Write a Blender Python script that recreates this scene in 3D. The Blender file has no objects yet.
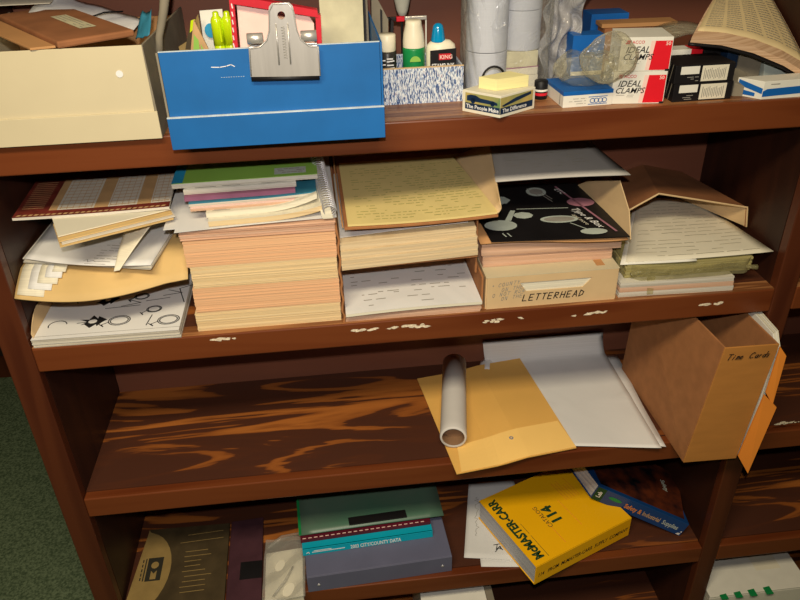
import bpy, bmesh, math, random
from mathutils import Vector, Matrix
random.seed(7)
S = 0.001                                   # everything below is written in millimetres
sc = bpy.context.scene
COL = sc.collection

# ------------------------------------------------------------------ camera
cam = bpy.data.cameras.new('camera'); co = bpy.data.objects.new('camera', cam); COL.objects.link(co)
R_ = Vector((0.99337269, -0.11258296, -0.02314675)); U_ = Vector((0.07840123, 0.51645457, 0.85271797)); F_ = Vector((0.08404727, 0.84888147, -0.5218585))
co.matrix_world = Matrix(((R_.x, U_.x, -F_.x, .48042), (R_.y, U_.y, -F_.y, -1.00081), (R_.z, U_.z, -F_.z, .65308), (0, 0, 0, 1)))
cam.sensor_width = 36; cam.lens = 36 * 738.387 / 800; cam.clip_start = .02
sc.camera = co
# ------------------------------------------------------------------ light and exposure
w = bpy.data.worlds.new('world'); sc.world = w; w.use_nodes = True
w.node_tree.nodes['Background'].inputs[0].default_value = (.9, .8, .7, 1)
w.node_tree.nodes['Background'].inputs[1].default_value = .01
def light(name, kind, loc, target, power, color, **k):
    l = bpy.data.lights.new(name, kind); l.energy = power; l.color = color
    for a, b in k.items(): setattr(l, a, b)
    o = bpy.data.objects.new(name, l); COL.objects.link(o); o.location = loc
    o.rotation_euler = (Vector(target) - Vector(loc)).to_track_quat('-Z', 'Y').to_euler()
    return o
light('ceiling_panel_light', 'AREA', (.25, -1.08, 1.38), (.25, -1.08, 0), 33, (1, .84, .56), shape='RECTANGLE', size=1.1, size_y=.28)
light('camera_flash', 'SPOT', (.475, -1.01, .738), (.47, 0, .12), 32, (1, .93, .85), spot_size=math.radians(104), spot_blend=1.0, shadow_soft_size=.012)
sc.view_settings.view_transform = 'Standard'; sc.view_settings.look = 'None'
sc.view_settings.gamma = 1; sc.view_settings.use_curve_mapping = False
sc.view_settings.exposure = 0.0

# ------------------------------------------------------------------ materials
def srgb(r, g, b):
    f = lambda c: (c/255/12.92) if c/255 <= .04045 else ((c/255+.055)/1.055)**2.4
    return (f(r), f(g), f(b), 1)
def newmat(name):
    m = bpy.data.materials.new(name); m.use_nodes = True
    nt = m.node_tree; return m, nt, nt.nodes['Principled BSDF']
def nd(nt, t, **k):
    n = nt.nodes.new(t)
    for a, b in k.items():
        if a in n.inputs.keys(): n.inputs[a].default_value = b
        else: setattr(n, a, b)
    return n
def mat(name, rgb, rough=.6, var=.12, scale=30, stretch=(1, 1, 1), bump=0.0, metal=0, spec=.3, coat=0, rgb2=None, bscale=None):
    m, nt, b = newmat(name); L = nt.links.new
    tc = nd(nt, 'ShaderNodeTexCoord'); mp = nd(nt, 'ShaderNodeMapping'); mp.inputs['Scale'].default_value = stretch
    L(tc.outputs['Object'], mp.inputs[0])
    n = nd(nt, 'ShaderNodeTexNoise'); n.inputs['Scale'].default_value = scale; n.inputs['Detail'].default_value = 4
    L(mp.outputs[0], n.inputs['Vector'])
    cr = nd(nt, 'ShaderNodeValToRGB'); c = srgb(*rgb)
    lo = tuple(x*(1-var) for x in c[:3])+(1,) if rgb2 is None else srgb(*rgb2)
    hi = tuple(min(1, x*(1+var)) for x in c[:3])+(1,) if rgb2 is None else c
    cr.color_ramp.elements[0].position = .35; cr.color_ramp.elements[1].position = .65
    cr.color_ramp.elements[0].color = lo; cr.color_ramp.elements[1].color = hi
    L(n.outputs[0], cr.inputs[0]); L(cr.outputs[0], b.inputs['Base Color'])
    b.inputs['Roughness'].default_value = rough; b.inputs['Metallic'].default_value = metal
    b.inputs['Specular IOR Level'].default_value = spec; b.inputs['Coat Weight'].default_value = coat
    if bump:
        n2 = nd(nt, 'ShaderNodeTexNoise'); n2.inputs['Scale'].default_value = bscale or scale*3; L(mp.outputs[0], n2.inputs['Vector'])
        bp = nd(nt, 'ShaderNodeBump'); bp.inputs['Strength'].default_value = bump; bp.inputs['Distance'].default_value = .002
        L(n2.outputs[0], bp.inputs['Height']); L(bp.outputs[0], b.inputs['Normal'])
    return m
def paper(name, rgb, rgb2=None, edge=.16):
    """paper: flat on its face, fine layered lines where sheet edges show (varies with height only)"""
    return mat(name, rgb, rough=.75, var=edge, scale=3, stretch=(1.2, 1.2, 260), spec=.15, rgb2=rgb2)
def wood(name, dark, light, grain=(2.2, 16, 16), bands=5.0, rough=.42, lo=.45, hi=.6, coat=.12):
    m, nt, b = newmat(name); L = nt.links.new
    tc = nd(nt, 'ShaderNodeTexCoord'); mp = nd(nt, 'ShaderNodeMapping'); mp.inputs['Scale'].default_value = grain
    L(tc.outputs['Object'], mp.inputs[0])
    n = nd(nt, 'ShaderNodeTexNoise'); n.inputs['Scale'].default_value = 1.0; n.inputs['Detail'].default_value = 2.5; n.inputs['Distortion'].default_value = .5
    L(mp.outputs[0], n.inputs['Vector'])
    mu = nd(nt, 'ShaderNodeMath', operation='MULTIPLY'); mu.inputs[1].default_value = bands*6.283; L(n.outputs[0], mu.inputs[0])
    si = nd(nt, 'ShaderNodeMath', operation='SINE'); L(mu.outputs[0], si.inputs[0])
    ma = nd(nt, 'ShaderNodeMath', operation='MULTIPLY_ADD'); ma.inputs[1].default_value = .5; ma.inputs[2].default_value = .5; L(si.outputs[0], ma.inputs[0])
    fm = nd(nt, 'ShaderNodeMapping'); fm.inputs['Scale'].default_value = (14, 420, 420); L(tc.outputs['Object'], fm.inputs[0])
    fn = nd(nt, 'ShaderNodeTexNoise'); fn.inputs['Scale'].default_value = 1; fn.inputs['Detail'].default_value = 3; L(fm.outputs[0], fn.inputs['Vector'])
    ad = nd(nt, 'ShaderNodeMath', operation='MULTIPLY_ADD'); ad.inputs[1].default_value = .22; L(fn.outputs[0], ad.inputs[0]); L(ma.outputs[0], ad.inputs[2])
    cr = nd(nt, 'ShaderNodeValToRGB'); cr.color_ramp.elements[0].position = lo; cr.color_ramp.elements[1].position = hi
    cr.color_ramp.elements[0].color = srgb(*dark); cr.color_ramp.elements[1].color = srgb(*light)
    L(ad.outputs[0], cr.inputs[0]); L(cr.outputs[0], b.inputs['Base Color'])
    b.inputs['Roughness'].default_value = rough; b.inputs['Specular IOR Level'].default_value = .35; b.inputs['Coat Weight'].default_value = coat; b.inputs['Coat Roughness'].default_value = .3
    bp = nd(nt, 'ShaderNodeBump'); bp.inputs['Strength'].default_value = .12; bp.inputs['Distance'].default_value = .001
    L(fn.outputs[0], bp.inputs['Height']); L(bp.outputs[0], b.inputs['Normal'])
    return m
def plywood(name):
    """stained plywood with broad flame figure: pale heartwood tongues in dark stain"""
    m, nt, b = newmat(name); L = nt.links.new
    tc = nd(nt, 'ShaderNodeTexCoord')
    def noise(scale3, det=2, dist=0., off=(0, 0, 0)):
        mp = nd(nt, 'ShaderNodeMapping'); mp.inputs['Scale'].default_value = scale3; mp.inputs['Location'].default_value = off; L(tc.outputs['Object'], mp.inputs[0])
        n = nd(nt, 'ShaderNodeTexNoise'); n.inputs['Scale'].default_value = 1; n.inputs['Detail'].default_value = det; n.inputs['Distortion'].default_value = dist
        L(mp.outputs[0], n.inputs['Vector']); return n.outputs[0]
    def math_(op, a, c, d=None):
        n = nd(nt, 'ShaderNodeMath', operation=op)
        for i, v in enumerate((a, c, d)):
            if v is None: continue
            if isinstance(v, (int, float)): n.inputs[i].default_value = v
            else: L(v, n.inputs[i])
        return n.outputs[0]
    base = noise((1.5, 11, 11), 4.5, .5, (.3, .2, 0))
    s = math_('SINE', math_('MULTIPLY', base, 42.0), 0)
    s = math_('MULTIPLY_ADD', s, .5, .5)
    big = noise((1.5, 5.0, 3), 2, .3, (4.1, 7.3, 0))
    fine = noise((12, 330, 300), 3)
    v = math_('MULTIPLY_ADD', big, 2.2, -.98)
    v = math_('ADD', math_('MULTIPLY', s, .50), v)
    v = math_('MULTIPLY_ADD', fine, .14, v)
    cr = nd(nt, 'ShaderNodeValToRGB'); e = cr.color_ramp.elements
    e[0].position = .30; e[0].color = srgb(76, 43, 30); e[1].position = .95; e[1].color = srgb(174, 104, 46)
    x = e.new(.61); x.color = srgb(82, 45, 29)
    x = e.new(.69); x.color = srgb(138, 78, 34)
    L(v, cr.inputs[0])
    L(cr.outputs[0], b.inputs['Base Color']); b.inputs['Roughness'].default_value = .5; b.inputs['Specular IOR Level'].default_value = .35
    bp = nd(nt, 'ShaderNodeBump'); bp.inputs['Strength'].default_value = .15; bp.inputs['Distance'].default_value = .001
    L(fine, bp.inputs['Height']); L(bp.outputs[0], b.inputs['Normal'])
    return m
def film(name, tint=(1, 1, 1), opac=.25, rough=.12, bump=.6, bscale=40, milky=(210, 208, 198), gloss=.35):
    m, nt, b = newmat(name); L = nt.links.new
    b.inputs['Base Color'].default_value = srgb(*milky); b.inputs['Roughness'].default_value = .5; b.inputs['Specular IOR Level'].default_value = .2
    tr = nd(nt, 'ShaderNodeBsdfTransparent'); tr.inputs[0].default_value = (*tint, 1)
    gl = nd(nt, 'ShaderNodeBsdfGlossy'); gl.inputs['Roughness'].default_value = rough
    mx = nd(nt, 'ShaderNodeMixShader'); mx.inputs[0].default_value = opac
    mx2 = nd(nt, 'ShaderNodeMixShader'); fr = nd(nt, 'ShaderNodeFresnel'); fr.inputs[0].default_value = 1.4
    sc_ = nd(nt, 'ShaderNodeMath', operation='MULTIPLY_ADD'); sc_.inputs[1].default_value = gloss; sc_.inputs[2].default_value = .02; sc_.use_clamp = True
    tc = nd(nt, 'ShaderNodeTexCoord'); n = nd(nt, 'ShaderNodeTexNoise'); n.inputs['Scale'].default_value = bscale; n.inputs['Detail'].default_value = 3; n.inputs['Distortion'].default_value = 1.2
    L(tc.outputs['Object'], n.inputs['Vector'])
    bp = nd(nt, 'ShaderNodeBump'); bp.inputs['Strength'].default_value = bump; bp.inputs['Distance'].default_value = .01
    L(n.outputs[0], bp.inputs['Height']); L(bp.outputs[0], gl.inputs['Normal'])
    lw = nd(nt, 'ShaderNodeLayerWeight'); lw.inputs[0].default_value = .35; L(bp.outputs[0], lw.inputs['Normal'])
    om = nd(nt, 'ShaderNodeMath', operation='MULTIPLY_ADD'); om.use_clamp = True; om.inputs[1].default_value = .55; om.inputs[2].default_value = opac; L(lw.outputs['Facing'], om.inputs[0]); L(om.outputs[0], mx.inputs[0])
    L(tr.outputs[0], mx.inputs[1]); L(b.outputs[0], mx.inputs[2]); L(fr.outputs[0], sc_.inputs[0])
    L(sc_.outputs[0], mx2.inputs[0]); L(mx.outputs[0], mx2.inputs[1]); L(gl.outputs[0], mx2.inputs[2])
    L(mx2.outputs[0], nt.nodes['Material Output'].inputs[0])
    return m
M = {}
M['ply'] = plywood('stained_plywood')
M['edge'] = wood('edging_wood', (97, 44, 18), (112, 57, 27), grain=(1.2, 14, 14), bands=3, lo=.2, hi=1.0)
M['lit_pale'] = wood('lit_front_wood', (120, 74, 42), (164, 112, 70), grain=(3, 60, 20), bands=3, lo=.2, hi=1.0)  # paler wood colour standing in for ceiling light on the varnish
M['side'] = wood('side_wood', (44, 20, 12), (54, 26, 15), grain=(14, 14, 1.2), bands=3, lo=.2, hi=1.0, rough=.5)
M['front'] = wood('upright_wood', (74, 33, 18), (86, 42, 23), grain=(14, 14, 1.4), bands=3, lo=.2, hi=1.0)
M['back'] = wood('back_wood', (118, 70, 52), (128, 78, 58), grain=(1.2, 9, 9), bands=2, lo=.1, hi=1.1, rough=.55)
M['chip'] = mat('paint_residue', (226, 212, 186), var=.25, scale=200, rough=.8)
M['carpet'] = mat('green_carpet', (122, 138, 108), rgb2=(76, 92, 68), scale=160, rough=1, bump=1.0, spec=.05, bscale=320)
M['plaster'] = mat('wall_paint', (92, 78, 66), rough=.9, scale=6)
M['dark_wall'] = mat('dark_panelling', (40, 32, 30), rough=.7, scale=6)
M['ceiling'] = mat('ceiling_paint', (130, 126, 118), rough=.9, scale=20)
M['white'] = paper('white_paper', (226, 226, 226), edge=.05)
M['stackwhite'] = paper('white_paper_stack', (226, 222, 210), (172, 164, 150))
M['greysheet'] = paper('greyed_sheet_paper', (188, 184, 178), edge=.05)  # a greyer tone than the other white sheets
M['offwhite'] = paper('ivory_paper', (226, 220, 200), edge=.07)
M['peach'] = paper('peach_paper', (231, 187, 146), (221, 174, 133))
M['cream'] = paper('cream_paper', (232, 210, 168), (214, 186, 140))
M['rosy'] = paper('rosy_paper', (226, 190, 164), (192, 150, 122))
M['ream'] = paper('yellowed_ream', (222, 202, 166), (206, 182, 144))
M['yellow_sheet'] = paper('yellow_paper', (224, 204, 138), edge=.05)
M['manila'] = mat('manila_card', (212, 180, 122), rough=.7, scale=8, var=.08)
M['kraft'] = mat('kraft_card', (186, 138, 90), rough=.8, scale=14, var=.05, stretch=(1, 1, 4))
M['kraft_dark'] = mat('dark_kraft_card', (146, 96, 62), rough=.85, scale=20, var=.12)
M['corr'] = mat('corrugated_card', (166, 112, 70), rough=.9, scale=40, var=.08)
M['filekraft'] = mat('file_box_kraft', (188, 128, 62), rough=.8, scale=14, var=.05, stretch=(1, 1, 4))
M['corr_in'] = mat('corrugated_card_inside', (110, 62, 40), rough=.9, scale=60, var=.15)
M['tan'] = mat('tan_card', (214, 184, 140), rough=.75, scale=12, var=.07)
M['creambox'] = mat('cream_chipboard', (204, 192, 160), rough=.7, scale=5, var=.05)
M['greycard'] = mat('grey_chipboard', (134, 126, 110), rough=.85, scale=30, var=.1)
M['blue'] = mat('blue_cardboard', (24, 96, 162), rough=.55, scale=12, var=.08)
M['bluecut'] = mat('cut_card_edge', (196, 208, 214), rough=.8, scale=60)
M['chrome'] = mat('nickel_steel', (206, 202, 196), rough=.34, metal=.62, var=.06, scale=80, stretch=(1, 1, .1), bump=.1)
M['black'] = mat('black_card', (24, 22, 24), rough=.5, var=.2, scale=12)
M['blackink'] = mat('black_ink', (26, 24, 26), rough=.8)
M['greyink'] = mat('grey_ink', (152, 148, 140), rough=.8)
M['paleink'] = mat('pale_print', (190, 184, 164), rough=.8)
M['yellowprint'] = mat('faded_print_on_yellow', (170, 164, 96), rough=.8)
M['redink'] = mat('red_ink', (206, 28, 42), rough=.6)
M['greenink'] = mat('dark_green_ink', (30, 66, 34), rough=.7)
M['whiteink'] = mat('white_ink', (232, 232, 232), rough=.6)
M['pinkink'] = mat('mauve_ink', (164, 112, 130), rough=.6)
M['catalog'] = mat('yellow_cover', (252, 188, 10), rough=.45, var=.03, scale=5, spec=.4)
M['catpages'] = paper('catalog_pages', (204, 204, 208), (168, 168, 176))
M['envelope'] = mat('golden_kraft_envelope', (230, 180, 96), rough=.65, var=.05, scale=6)
M['flap'] = mat('lit_envelope_paper', (248, 204, 120), rough=.6, var=.04, scale=6)  # same paper as the envelope, coloured lighter for the light on the flap
M['orange'] = mat('orange_folder_card', (232, 142, 52), rough=.7, var=.06, scale=8)
M['binder'] = mat('slate_blue_vinyl', (100, 102, 126), rough=.5, var=.08, scale=8)
M['bluebook'] = mat('blue_book_cover', (20, 62, 118), rough=.35, var=.1, scale=6, spec=.5)
M['cyan'] = mat('cyan_book_cover', (8, 164, 192), rough=.4, var=.08, scale=8)
M['maroon'] = mat('maroon_cover', (92, 22, 40), rough=.4, var=.2, scale=15)
M['greenfile'] = mat('translucent_green_plastic', (72, 112, 92), rough=.35, scale=3, rgb2=(98, 112, 100))
M['green'] = mat('green_booklet_cover', (142, 190, 84), rough=.5, var=.1, scale=6)
M['teal'] = mat('teal_cover', (52, 122, 148), rough=.5, var=.1)
M['skyblue'] = mat('blue_booklet_corner', (40, 148, 196), rough=.5)
M['purple'] = mat('purple_cover', (152, 96, 124), rough=.6, var=.12)
M['pinkpaper'] = mat('pink_paper', (244, 208, 198), rough=.7, var=.04)
M['sticky'] = mat('yellow_sticky_notes', (240, 230, 166), rough=.7, var=.05, stretch=(1, 1, 60))
M['tape_box'] = mat('greenish_label_paper', (206, 200, 168), rough=.6)
M['redcard'] = mat('red_card', (204, 30, 48), rough=.5, var=.08)
M['redbox'] = mat('red_box_print', (226, 30, 44), rough=.4, var=.04)
M['whitecard'] = mat('white_card', (232, 230, 220), rough=.5, var=.03)
M['bluecard'] = mat('royal_blue_card', (22, 98, 178), rough=.45, var=.06)
M['hilite'] = mat('fluorescent_yellow_plastic', (204, 232, 20), rough=.2, var=.1, scale=30, spec=.6, coat=.4)
M['bottle_white'] = mat('white_plastic', (234, 226, 202), rough=.35, var=.04)
M['bottle_green'] = mat('green_plastic', (26, 134, 72), rough=.35, var=.06)
M['bottle_black'] = mat('charcoal_plastic', (52, 50, 48), rough=.35, var=.1)
M['cap_blue'] = mat('blue_translucent_plastic', (10, 142, 196), rough=.15, var=.08, spec=.7, coat=.5)
M['grey_plastic'] = mat('grey_plastic', (178, 178, 168), rough=.35)
M['roll'] = mat('white_roll_paper', (192, 196, 206), rough=.6, var=.03, stretch=(1, 1, 30))
M['tube'] = mat('white_tube_paper', (216, 212, 208), rough=.65, var=.06, scale=10)
M['tube_in'] = mat('brown_tube_core', (150, 116, 86), rough=.9, var=.1)
M['oldcover'] = mat('olive_brown_leatherette', (70, 58, 38), rough=.6, var=.2, scale=25)
M['oldtan'] = mat('olive_tan_card', (146, 122, 74), rough=.6, var=.08)
M['magazine'] = paper('olive_page_edges', (186, 176, 122), (140, 130, 80))
M['plum'] = mat('dark_plum_vinyl', (72, 44, 52), rough=.5, var=.12)
M['bookpage'] = mat('aged_book_page', (226, 204, 156), rough=.75, var=.04)
M['bookpink'] = paper('pinkish_page_edges', (226, 192, 158), (196, 158, 124))
M['mirror'] = mat('silver_ink', (186, 196, 188), rough=.5, var=.08)
M['stripecard'] = mat('pale_grid_card', (214, 208, 196), rough=.6, var=.03)
M['brownprint'] = mat('red_brown_print', (112, 44, 36), rough=.55, var=.35, scale=40)
M['tanprint'] = mat('tan_print', (196, 158, 112), rough=.6, var=.08)
M['bagclear'] = film('clear_bag_film', opac=.34, rough=.18, bump=1.0, bscale=30, milky=(206, 206, 208))
M['sleeve'] = film('soft_clear_film', opac=.10, rough=.3, bump=.35, bscale=14, gloss=.15)
M['film'] = film('clear_film', opac=.05, rough=.16, bump=1.0, bscale=26)
M['bagfilm'] = film('yellowed_clear_film', tint=(.96, .95, .90), opac=.08, rough=.16, bump=.9, bscale=34, milky=(206, 200, 176))
M['wrap'] = film('olive_film', tint=(.94, .92, .80), opac=.18, rough=.14, bump=.8, bscale=34, milky=(196, 188, 140))
M['wire'] = mat('spiral_wire', (196, 196, 202), rough=.35, metal=.5)
M['purpleline'] = mat('purple_line_ink', (150, 60, 120), rough=.7)
M['carpic'] = mat('green_photo_print', (84, 130, 84), rough=.5, var=.3, scale=20, rgb2=(196, 170, 100))
M['navy'] = mat('navy_print', (20, 44, 74), rough=.5, var=.25, scale=40)
M['darkpic'] = mat('dark_photo_print', (96, 44, 24), rgb2=(12, 14, 22), rough=.4, scale=26)
M['logo'] = mat('logo_dark_print', (44, 42, 34), rough=.7)
def speckle(name):
    m, nt, b = newmat(name); L = nt.links.new
    tc = nd(nt, 'ShaderNodeTexCoord'); mp = nd(nt, 'ShaderNodeMapping'); mp.inputs['Scale'].default_value = (900, 900, 170); L(tc.outputs['Object'], mp.inputs[0])
    n = nd(nt, 'ShaderNodeTexNoise'); n.inputs['Scale'].default_value = 1; n.inputs['Detail'].default_value = 1; L(mp.outputs[0], n.inputs['Vector'])
    cr = nd(nt, 'ShaderNodeValToRGB'); e = cr.color_ramp.elements; cr.color_ramp.interpolation = 'CONSTANT'
    e[0].color = srgb(54, 78, 128); e[0].position = 0; e[1].color = srgb(140, 166, 206); e[1].position = .44
    x = e.new(.50); x.color = srgb(222, 228, 232); x = e.new(.69); x.color = srgb(150, 120, 150); x = e.new(.68); x.color = srgb(236, 238, 238)
    L(n.outputs[0], cr.inputs[0]); L(cr.outputs[0], b.inputs['Base Color']); b.inputs['Roughness'].default_value = .6
    return m
M['speckle'] = speckle('blue_speckled_paper')

# ------------------------------------------------------------------ builders
WM = {}                                      # world matrix (metres) of every parent
def props(o, label=None, cat=None, group=None, kind=None):
    if label: o['label'] = label
    if cat: o['category'] = cat
    if group: o['group'] = group
    if kind: o['kind'] = kind
def thing(name, label, cat, loc, group=None):
    o = bpy.data.objects.new(name, None); COL.objects.link(o); o.empty_display_size = .03
    o.location = Vector(loc)*S; props(o, label, cat, group); WM[o.name] = Matrix.Translation(o.location); return o
class MB:
    def __init__(s, X=None): s.v = []; s.f = []; s.X = X
    def add(s, vs, fs):
        b = len(s.v)
        for p in vs:
            p = Vector(p); s.v.append(s.X @ p if s.X is not None else p)
        s.f += [tuple(b+i for i in f) for f in fs]; return s
    def hexa(s, p):
        return s.add(p, [(3, 2, 1, 0), (4, 5, 6, 7), (0, 1, 5, 4), (1, 2, 6, 5), (2, 3, 7, 6), (3, 0, 4, 7)])
    def box(s, x0, x1, y0, y1, z0, z1):
        return s.hexa([(x0, y0, z0), (x1, y0, z0), (x1, y1, z0), (x0, y1, z0), (x0, y0, z1), (x1, y0, z1), (x1, y1, z1), (x0, y1, z1)])
    def prism(s, pts, vec):
        n = len(pts); q = [Vector(p) for p in pts]; vec = Vector(vec)
        return s.add(q+[p+vec for p in q], [tuple(range(n-1, -1, -1)), tuple(range(n, 2*n))]+[(i, (i+1) % n, n+(i+1) % n, n+i) for i in range(n)])
    def tube(s, pts, r, n=8, closed=False):
        P = [Vector(p) for p in pts]; m = len(P); vs = []; fs = []
        up = None
        for i, p in enumerate(P):
            a = P[(i-1) % m] if (closed or i) else p; b = P[(i+1) % m] if (closed or i < m-1) else p
            t = (b-a).normalized()
            if up is None: up = t.orthogonal().normalized()
            up = (up - t*up.dot(t)).normalized(); sd = t.cross(up)
            rr = r[i] if isinstance(r, (list, tuple)) else r
            vs += [p+(up*math.cos(k*2*math.pi/n)+sd*math.sin(k*2*math.pi/n))*rr for k in range(n)]
        for i in range(m if closed else m-1):
            j = (i+1) % m; fs += [(i*n+k, i*n+(k+1) % n, j*n+(k+1) % n, j*n+k) for k in range(n)]
        if not closed: fs += [tuple(range(n-1, -1, -1)), tuple((m-1)*n+k for k in range(n))]
        return s.add(vs, fs)
    def lathe(s, prof, c, n=28, axis='z', sx=1, sy=1, caps=True):
        vs = []; fs = []; m = len(prof)
        for r, z in prof:
            for k in range(n):
                a = 2*math.pi*k/n; x, y = r*math.cos(a)*sx, r*math.sin(a)*sy
                v = {'z': (x, y, z), 'y': (x, z, y), 'x': (z, x, y)}[axis]
                vs.append(Vector(c)+Vector(v))
        for i in range(m-1): fs += [(i*n+k, i*n+(k+1) % n, (i+1)*n+(k+1) % n, (i+1)*n+k) for k in range(n)]
        if caps: fs += [tuple(range(n-1, -1, -1)), tuple((m-1)*n+k for k in range(n))]
        return s.add(vs, fs)
    def grid(s, fn, nu=12, nv=12, t=.5, tv=(0, 0, -1)):
        """a sheet of thickness t (mm) over fn(u,v)"""
        tv = Vector(tv)*t; vs = []; N = (nu+1)*(nv+1); idx = lambda i, j: i*(nv+1)+j
        P = [Vector(fn(i/nu, j/nv)) for i in range(nu+1) for j in range(nv+1)]; vs = P+[p+tv for p in P]; fs = []
        for i in range(nu):
            for j in range(nv):
                a, b, c, d = idx(i, j), idx(i+1, j), idx(i+1, j+1), idx(i, j+1)
                fs += [(a, b, c, d), (N+d, N+c, N+b, N+a)]
        for i in range(nu):
            fs += [(idx(i+1, 0), idx(i, 0), N+idx(i, 0), N+idx(i+1, 0)), (idx(i, nv), idx(i+1, nv), N+idx(i+1, nv), N+idx(i, nv))]
        for j in range(nv):
            fs += [(idx(0, j), idx(0, j+1), N+idx(0, j+1), N+idx(0, j)), (idx(nu, j+1), idx(nu, j), N+idx(nu, j), N+idx(nu, j+1))]
        return s.add(vs, fs)
    def shell(s, fn, nu=24, nv=16, wrap=True):
        P = [Vector(fn(i/nu, j/nv)) for i in range(nu if wrap else nu+1) for j in range(nv+1)]; fs = []
        for i in range(nu):
            for j in range(nv):
                i2 = (i+1) % nu if wrap else i+1
                fs.append((i*(nv+1)+j, i2*(nv+1)+j, i2*(nv+1)+j+1, i*(nv+1)+j+1))
        return s.add(P, fs)
    def build(s, name, m, parent=None, smooth=False, bevel=0, label=None, recalc=True):
        V = [p*S for p in s.v]
        if parent: inv = WM[parent.name].inverted(); V = [inv @ p for p in V]; o_ = Vector((0, 0, 0)); 
        else: o_ = Vector((sum(p.x for p in V)/len(V), sum(p.y for p in V)/len(V), min(p.z for p in V)))
        c = Vector((sum(p.x for p in V)/len(V), sum(p.y for p in V)/len(V), min(p.z for p in V))) if parent else o_
        V = [p-c for p in V]
        me = bpy.data.meshes.new(name); me.from_pydata(V, [], s.f); me.validate()
        if recalc:
            bm = bmesh.new(); bm.from_mesh(me); bmesh.ops.recalc_face_normals(bm, faces=bm.faces); bm.to_mesh(me); bm.free()
        o = bpy.data.objects.new(name, me); COL.objects.link(o); o.location = c
        me.materials.append(m)
        if smooth:
            for p in me.polygons: p.use_smooth = True
        if bevel:
            b = o.modifiers.new('bevel', 'BEVEL'); b.width = bevel*S; b.segments = 2; b.limit_method = 'ANGLE'
        if parent: o.parent = parent; WM[o.name] = WM[parent.name] @ Matrix.Translation(c)
        else: WM[o.name] = Matrix.Translation(c)
        if label: o['label'] = label
        return o
def frame(o, u, v, lift=.4):
    """(a,b)->world on a plane through o with unit-ised in-plane axes u, v (mm), lifted along the normal"""
    o = Vector(o); u = Vector(u).normalized(); v = Vector(v); v = (v-u*v.dot(u)).normalized(); n = u.cross(v)
    return lambda a, b, c=0: o+u*a+v*b+n*(lift+c)
def strokes(parent, name, fr, lines, wd, m):
    mb = MB()
    for ln in lines:
        for (a0, b0), (a1, b1) in zip(ln, ln[1:]):
            d = Vector((a1-a0, b1-b0)); L_ = d.length
            if L_ < 1e-6: continue
            d /= L_; nx, ny = -d.y*wd/2, d.x*wd/2; e = d*wd*.3
            q = [(a0-e.x+nx, b0-e.y+ny), (a0-e.x-nx, b0-e.y-ny), (a1+e.x-nx, b1+e.y-ny), (a1+e.x+nx, b1+e.y+ny)]
            mb.add([fr(*p) for p in q], [(0, 1, 2, 3)])
    return mb.build(name, m, parent, recalc=False)
def polys(parent, name, fr, ps, m, label=None):
    for p in ps: o = MB().add([fr(*q) for q in p], [tuple(range(len(p)))]).build(name, m, parent, recalc=False, label=label)
    return o
def text(parent, name, string, fr, size, m, bold=0.0, shear=0.0, sx=1.0, spacing=1.0):
    cu = bpy.data.curves.new('lettering', 'FONT'); cu.body = string; cu.size = 1; cu.offset = bold; cu.shear = shear; cu.space_character = spacing; cu.resolution_u = 2
    t = bpy.data.objects.new('lettering', cu); COL.objects.link(t); dg = bpy.context.evaluated_depsgraph_get()
    me = bpy.data.meshes.new_from_object(t.evaluated_get(dg)); bpy.data.objects.remove(t); bpy.data.curves.remove(cu)
    mb = MB(); mb.add([fr(v.co.x*size*sx, v.co.y*size) for v in me.vertices], [tuple(p.vertices) for p in me.polygons]); bpy.data.meshes.remove(me)
    return mb.build(name, m, parent, recalc=False)
def rows(fr, a0, a1, b0, b1, n, wd, dens=.75, lo=4, hi=16):
    out = []
    for i in range(n):
        b = b0+(b1-b0)*(i+.5)/n; a = a0+random.uniform(0, 4)
        while a < a1:
            l = random.uniform(lo, hi)
            if random.random() < dens: out.append([(a, b), (min(a+l, a1), b)])
            a += l+random.uniform(1.5, 4)
    return out
def circ(cx, cy, rx, ry, n=20, a0=0, a1=6.2832): return [(cx+rx*math.cos(a0+(a1-a0)*i/n), cy+ry*math.sin(a0+(a1-a0)*i/n)) for i in range(n+1)]
def lerp(a, b, t): return Vector(a)*(1-t)+Vector(b)*t
def quadfn(FL, FR, BR, BL): return lambda u, v: lerp(lerp(FL, FR, u), lerp(BL, BR, u), v)
def stack(mb, FL, FR, BR, BL, z0, h, n, jit=1.2, rot=.006, tilt=0):
    """n layers of paper between z0 and z0+h over a corner quad (xy)"""
    c = (Vector(FL)+Vector(FR)+Vector(BR)+Vector(BL))/4
    for i in range(n):
        dx, dy, r = random.uniform(-jit, jit), random.uniform(-jit, jit), random.uniform(-rot, rot)
        q = []
        for p in (FL, FR, BR, BL):
            d = Vector(p)-c; q.append(Vector((c.x+d.x*math.cos(r)-d.y*math.sin(r)+dx, c.y+d.x*math.sin(r)+d.y*math.cos(r)+dy)))
        a = z0+h*i/n; b = z0+h*(i+1)/n - .02*(n > 1)
        zz = [0, tilt, tilt, 0]
        mb.hexa([(p.x, p.y, a+zz[k]) for k, p in enumerate(q)]+[(p.x, p.y, b+zz[k]) for k, p in enumerate(q)])
    return mb
def ream(name, label, cat, m, FL, FR, BR, BL, z0, h, n, parent=None, group=None, **k):
    o = stack(MB(), FL, FR, BR, BL, z0, h, n, **k).build(name, m, parent)
    if not parent: props(o, label, cat, group)
    return o
def struct(o): o['kind'] = 'structure'; return o

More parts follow.
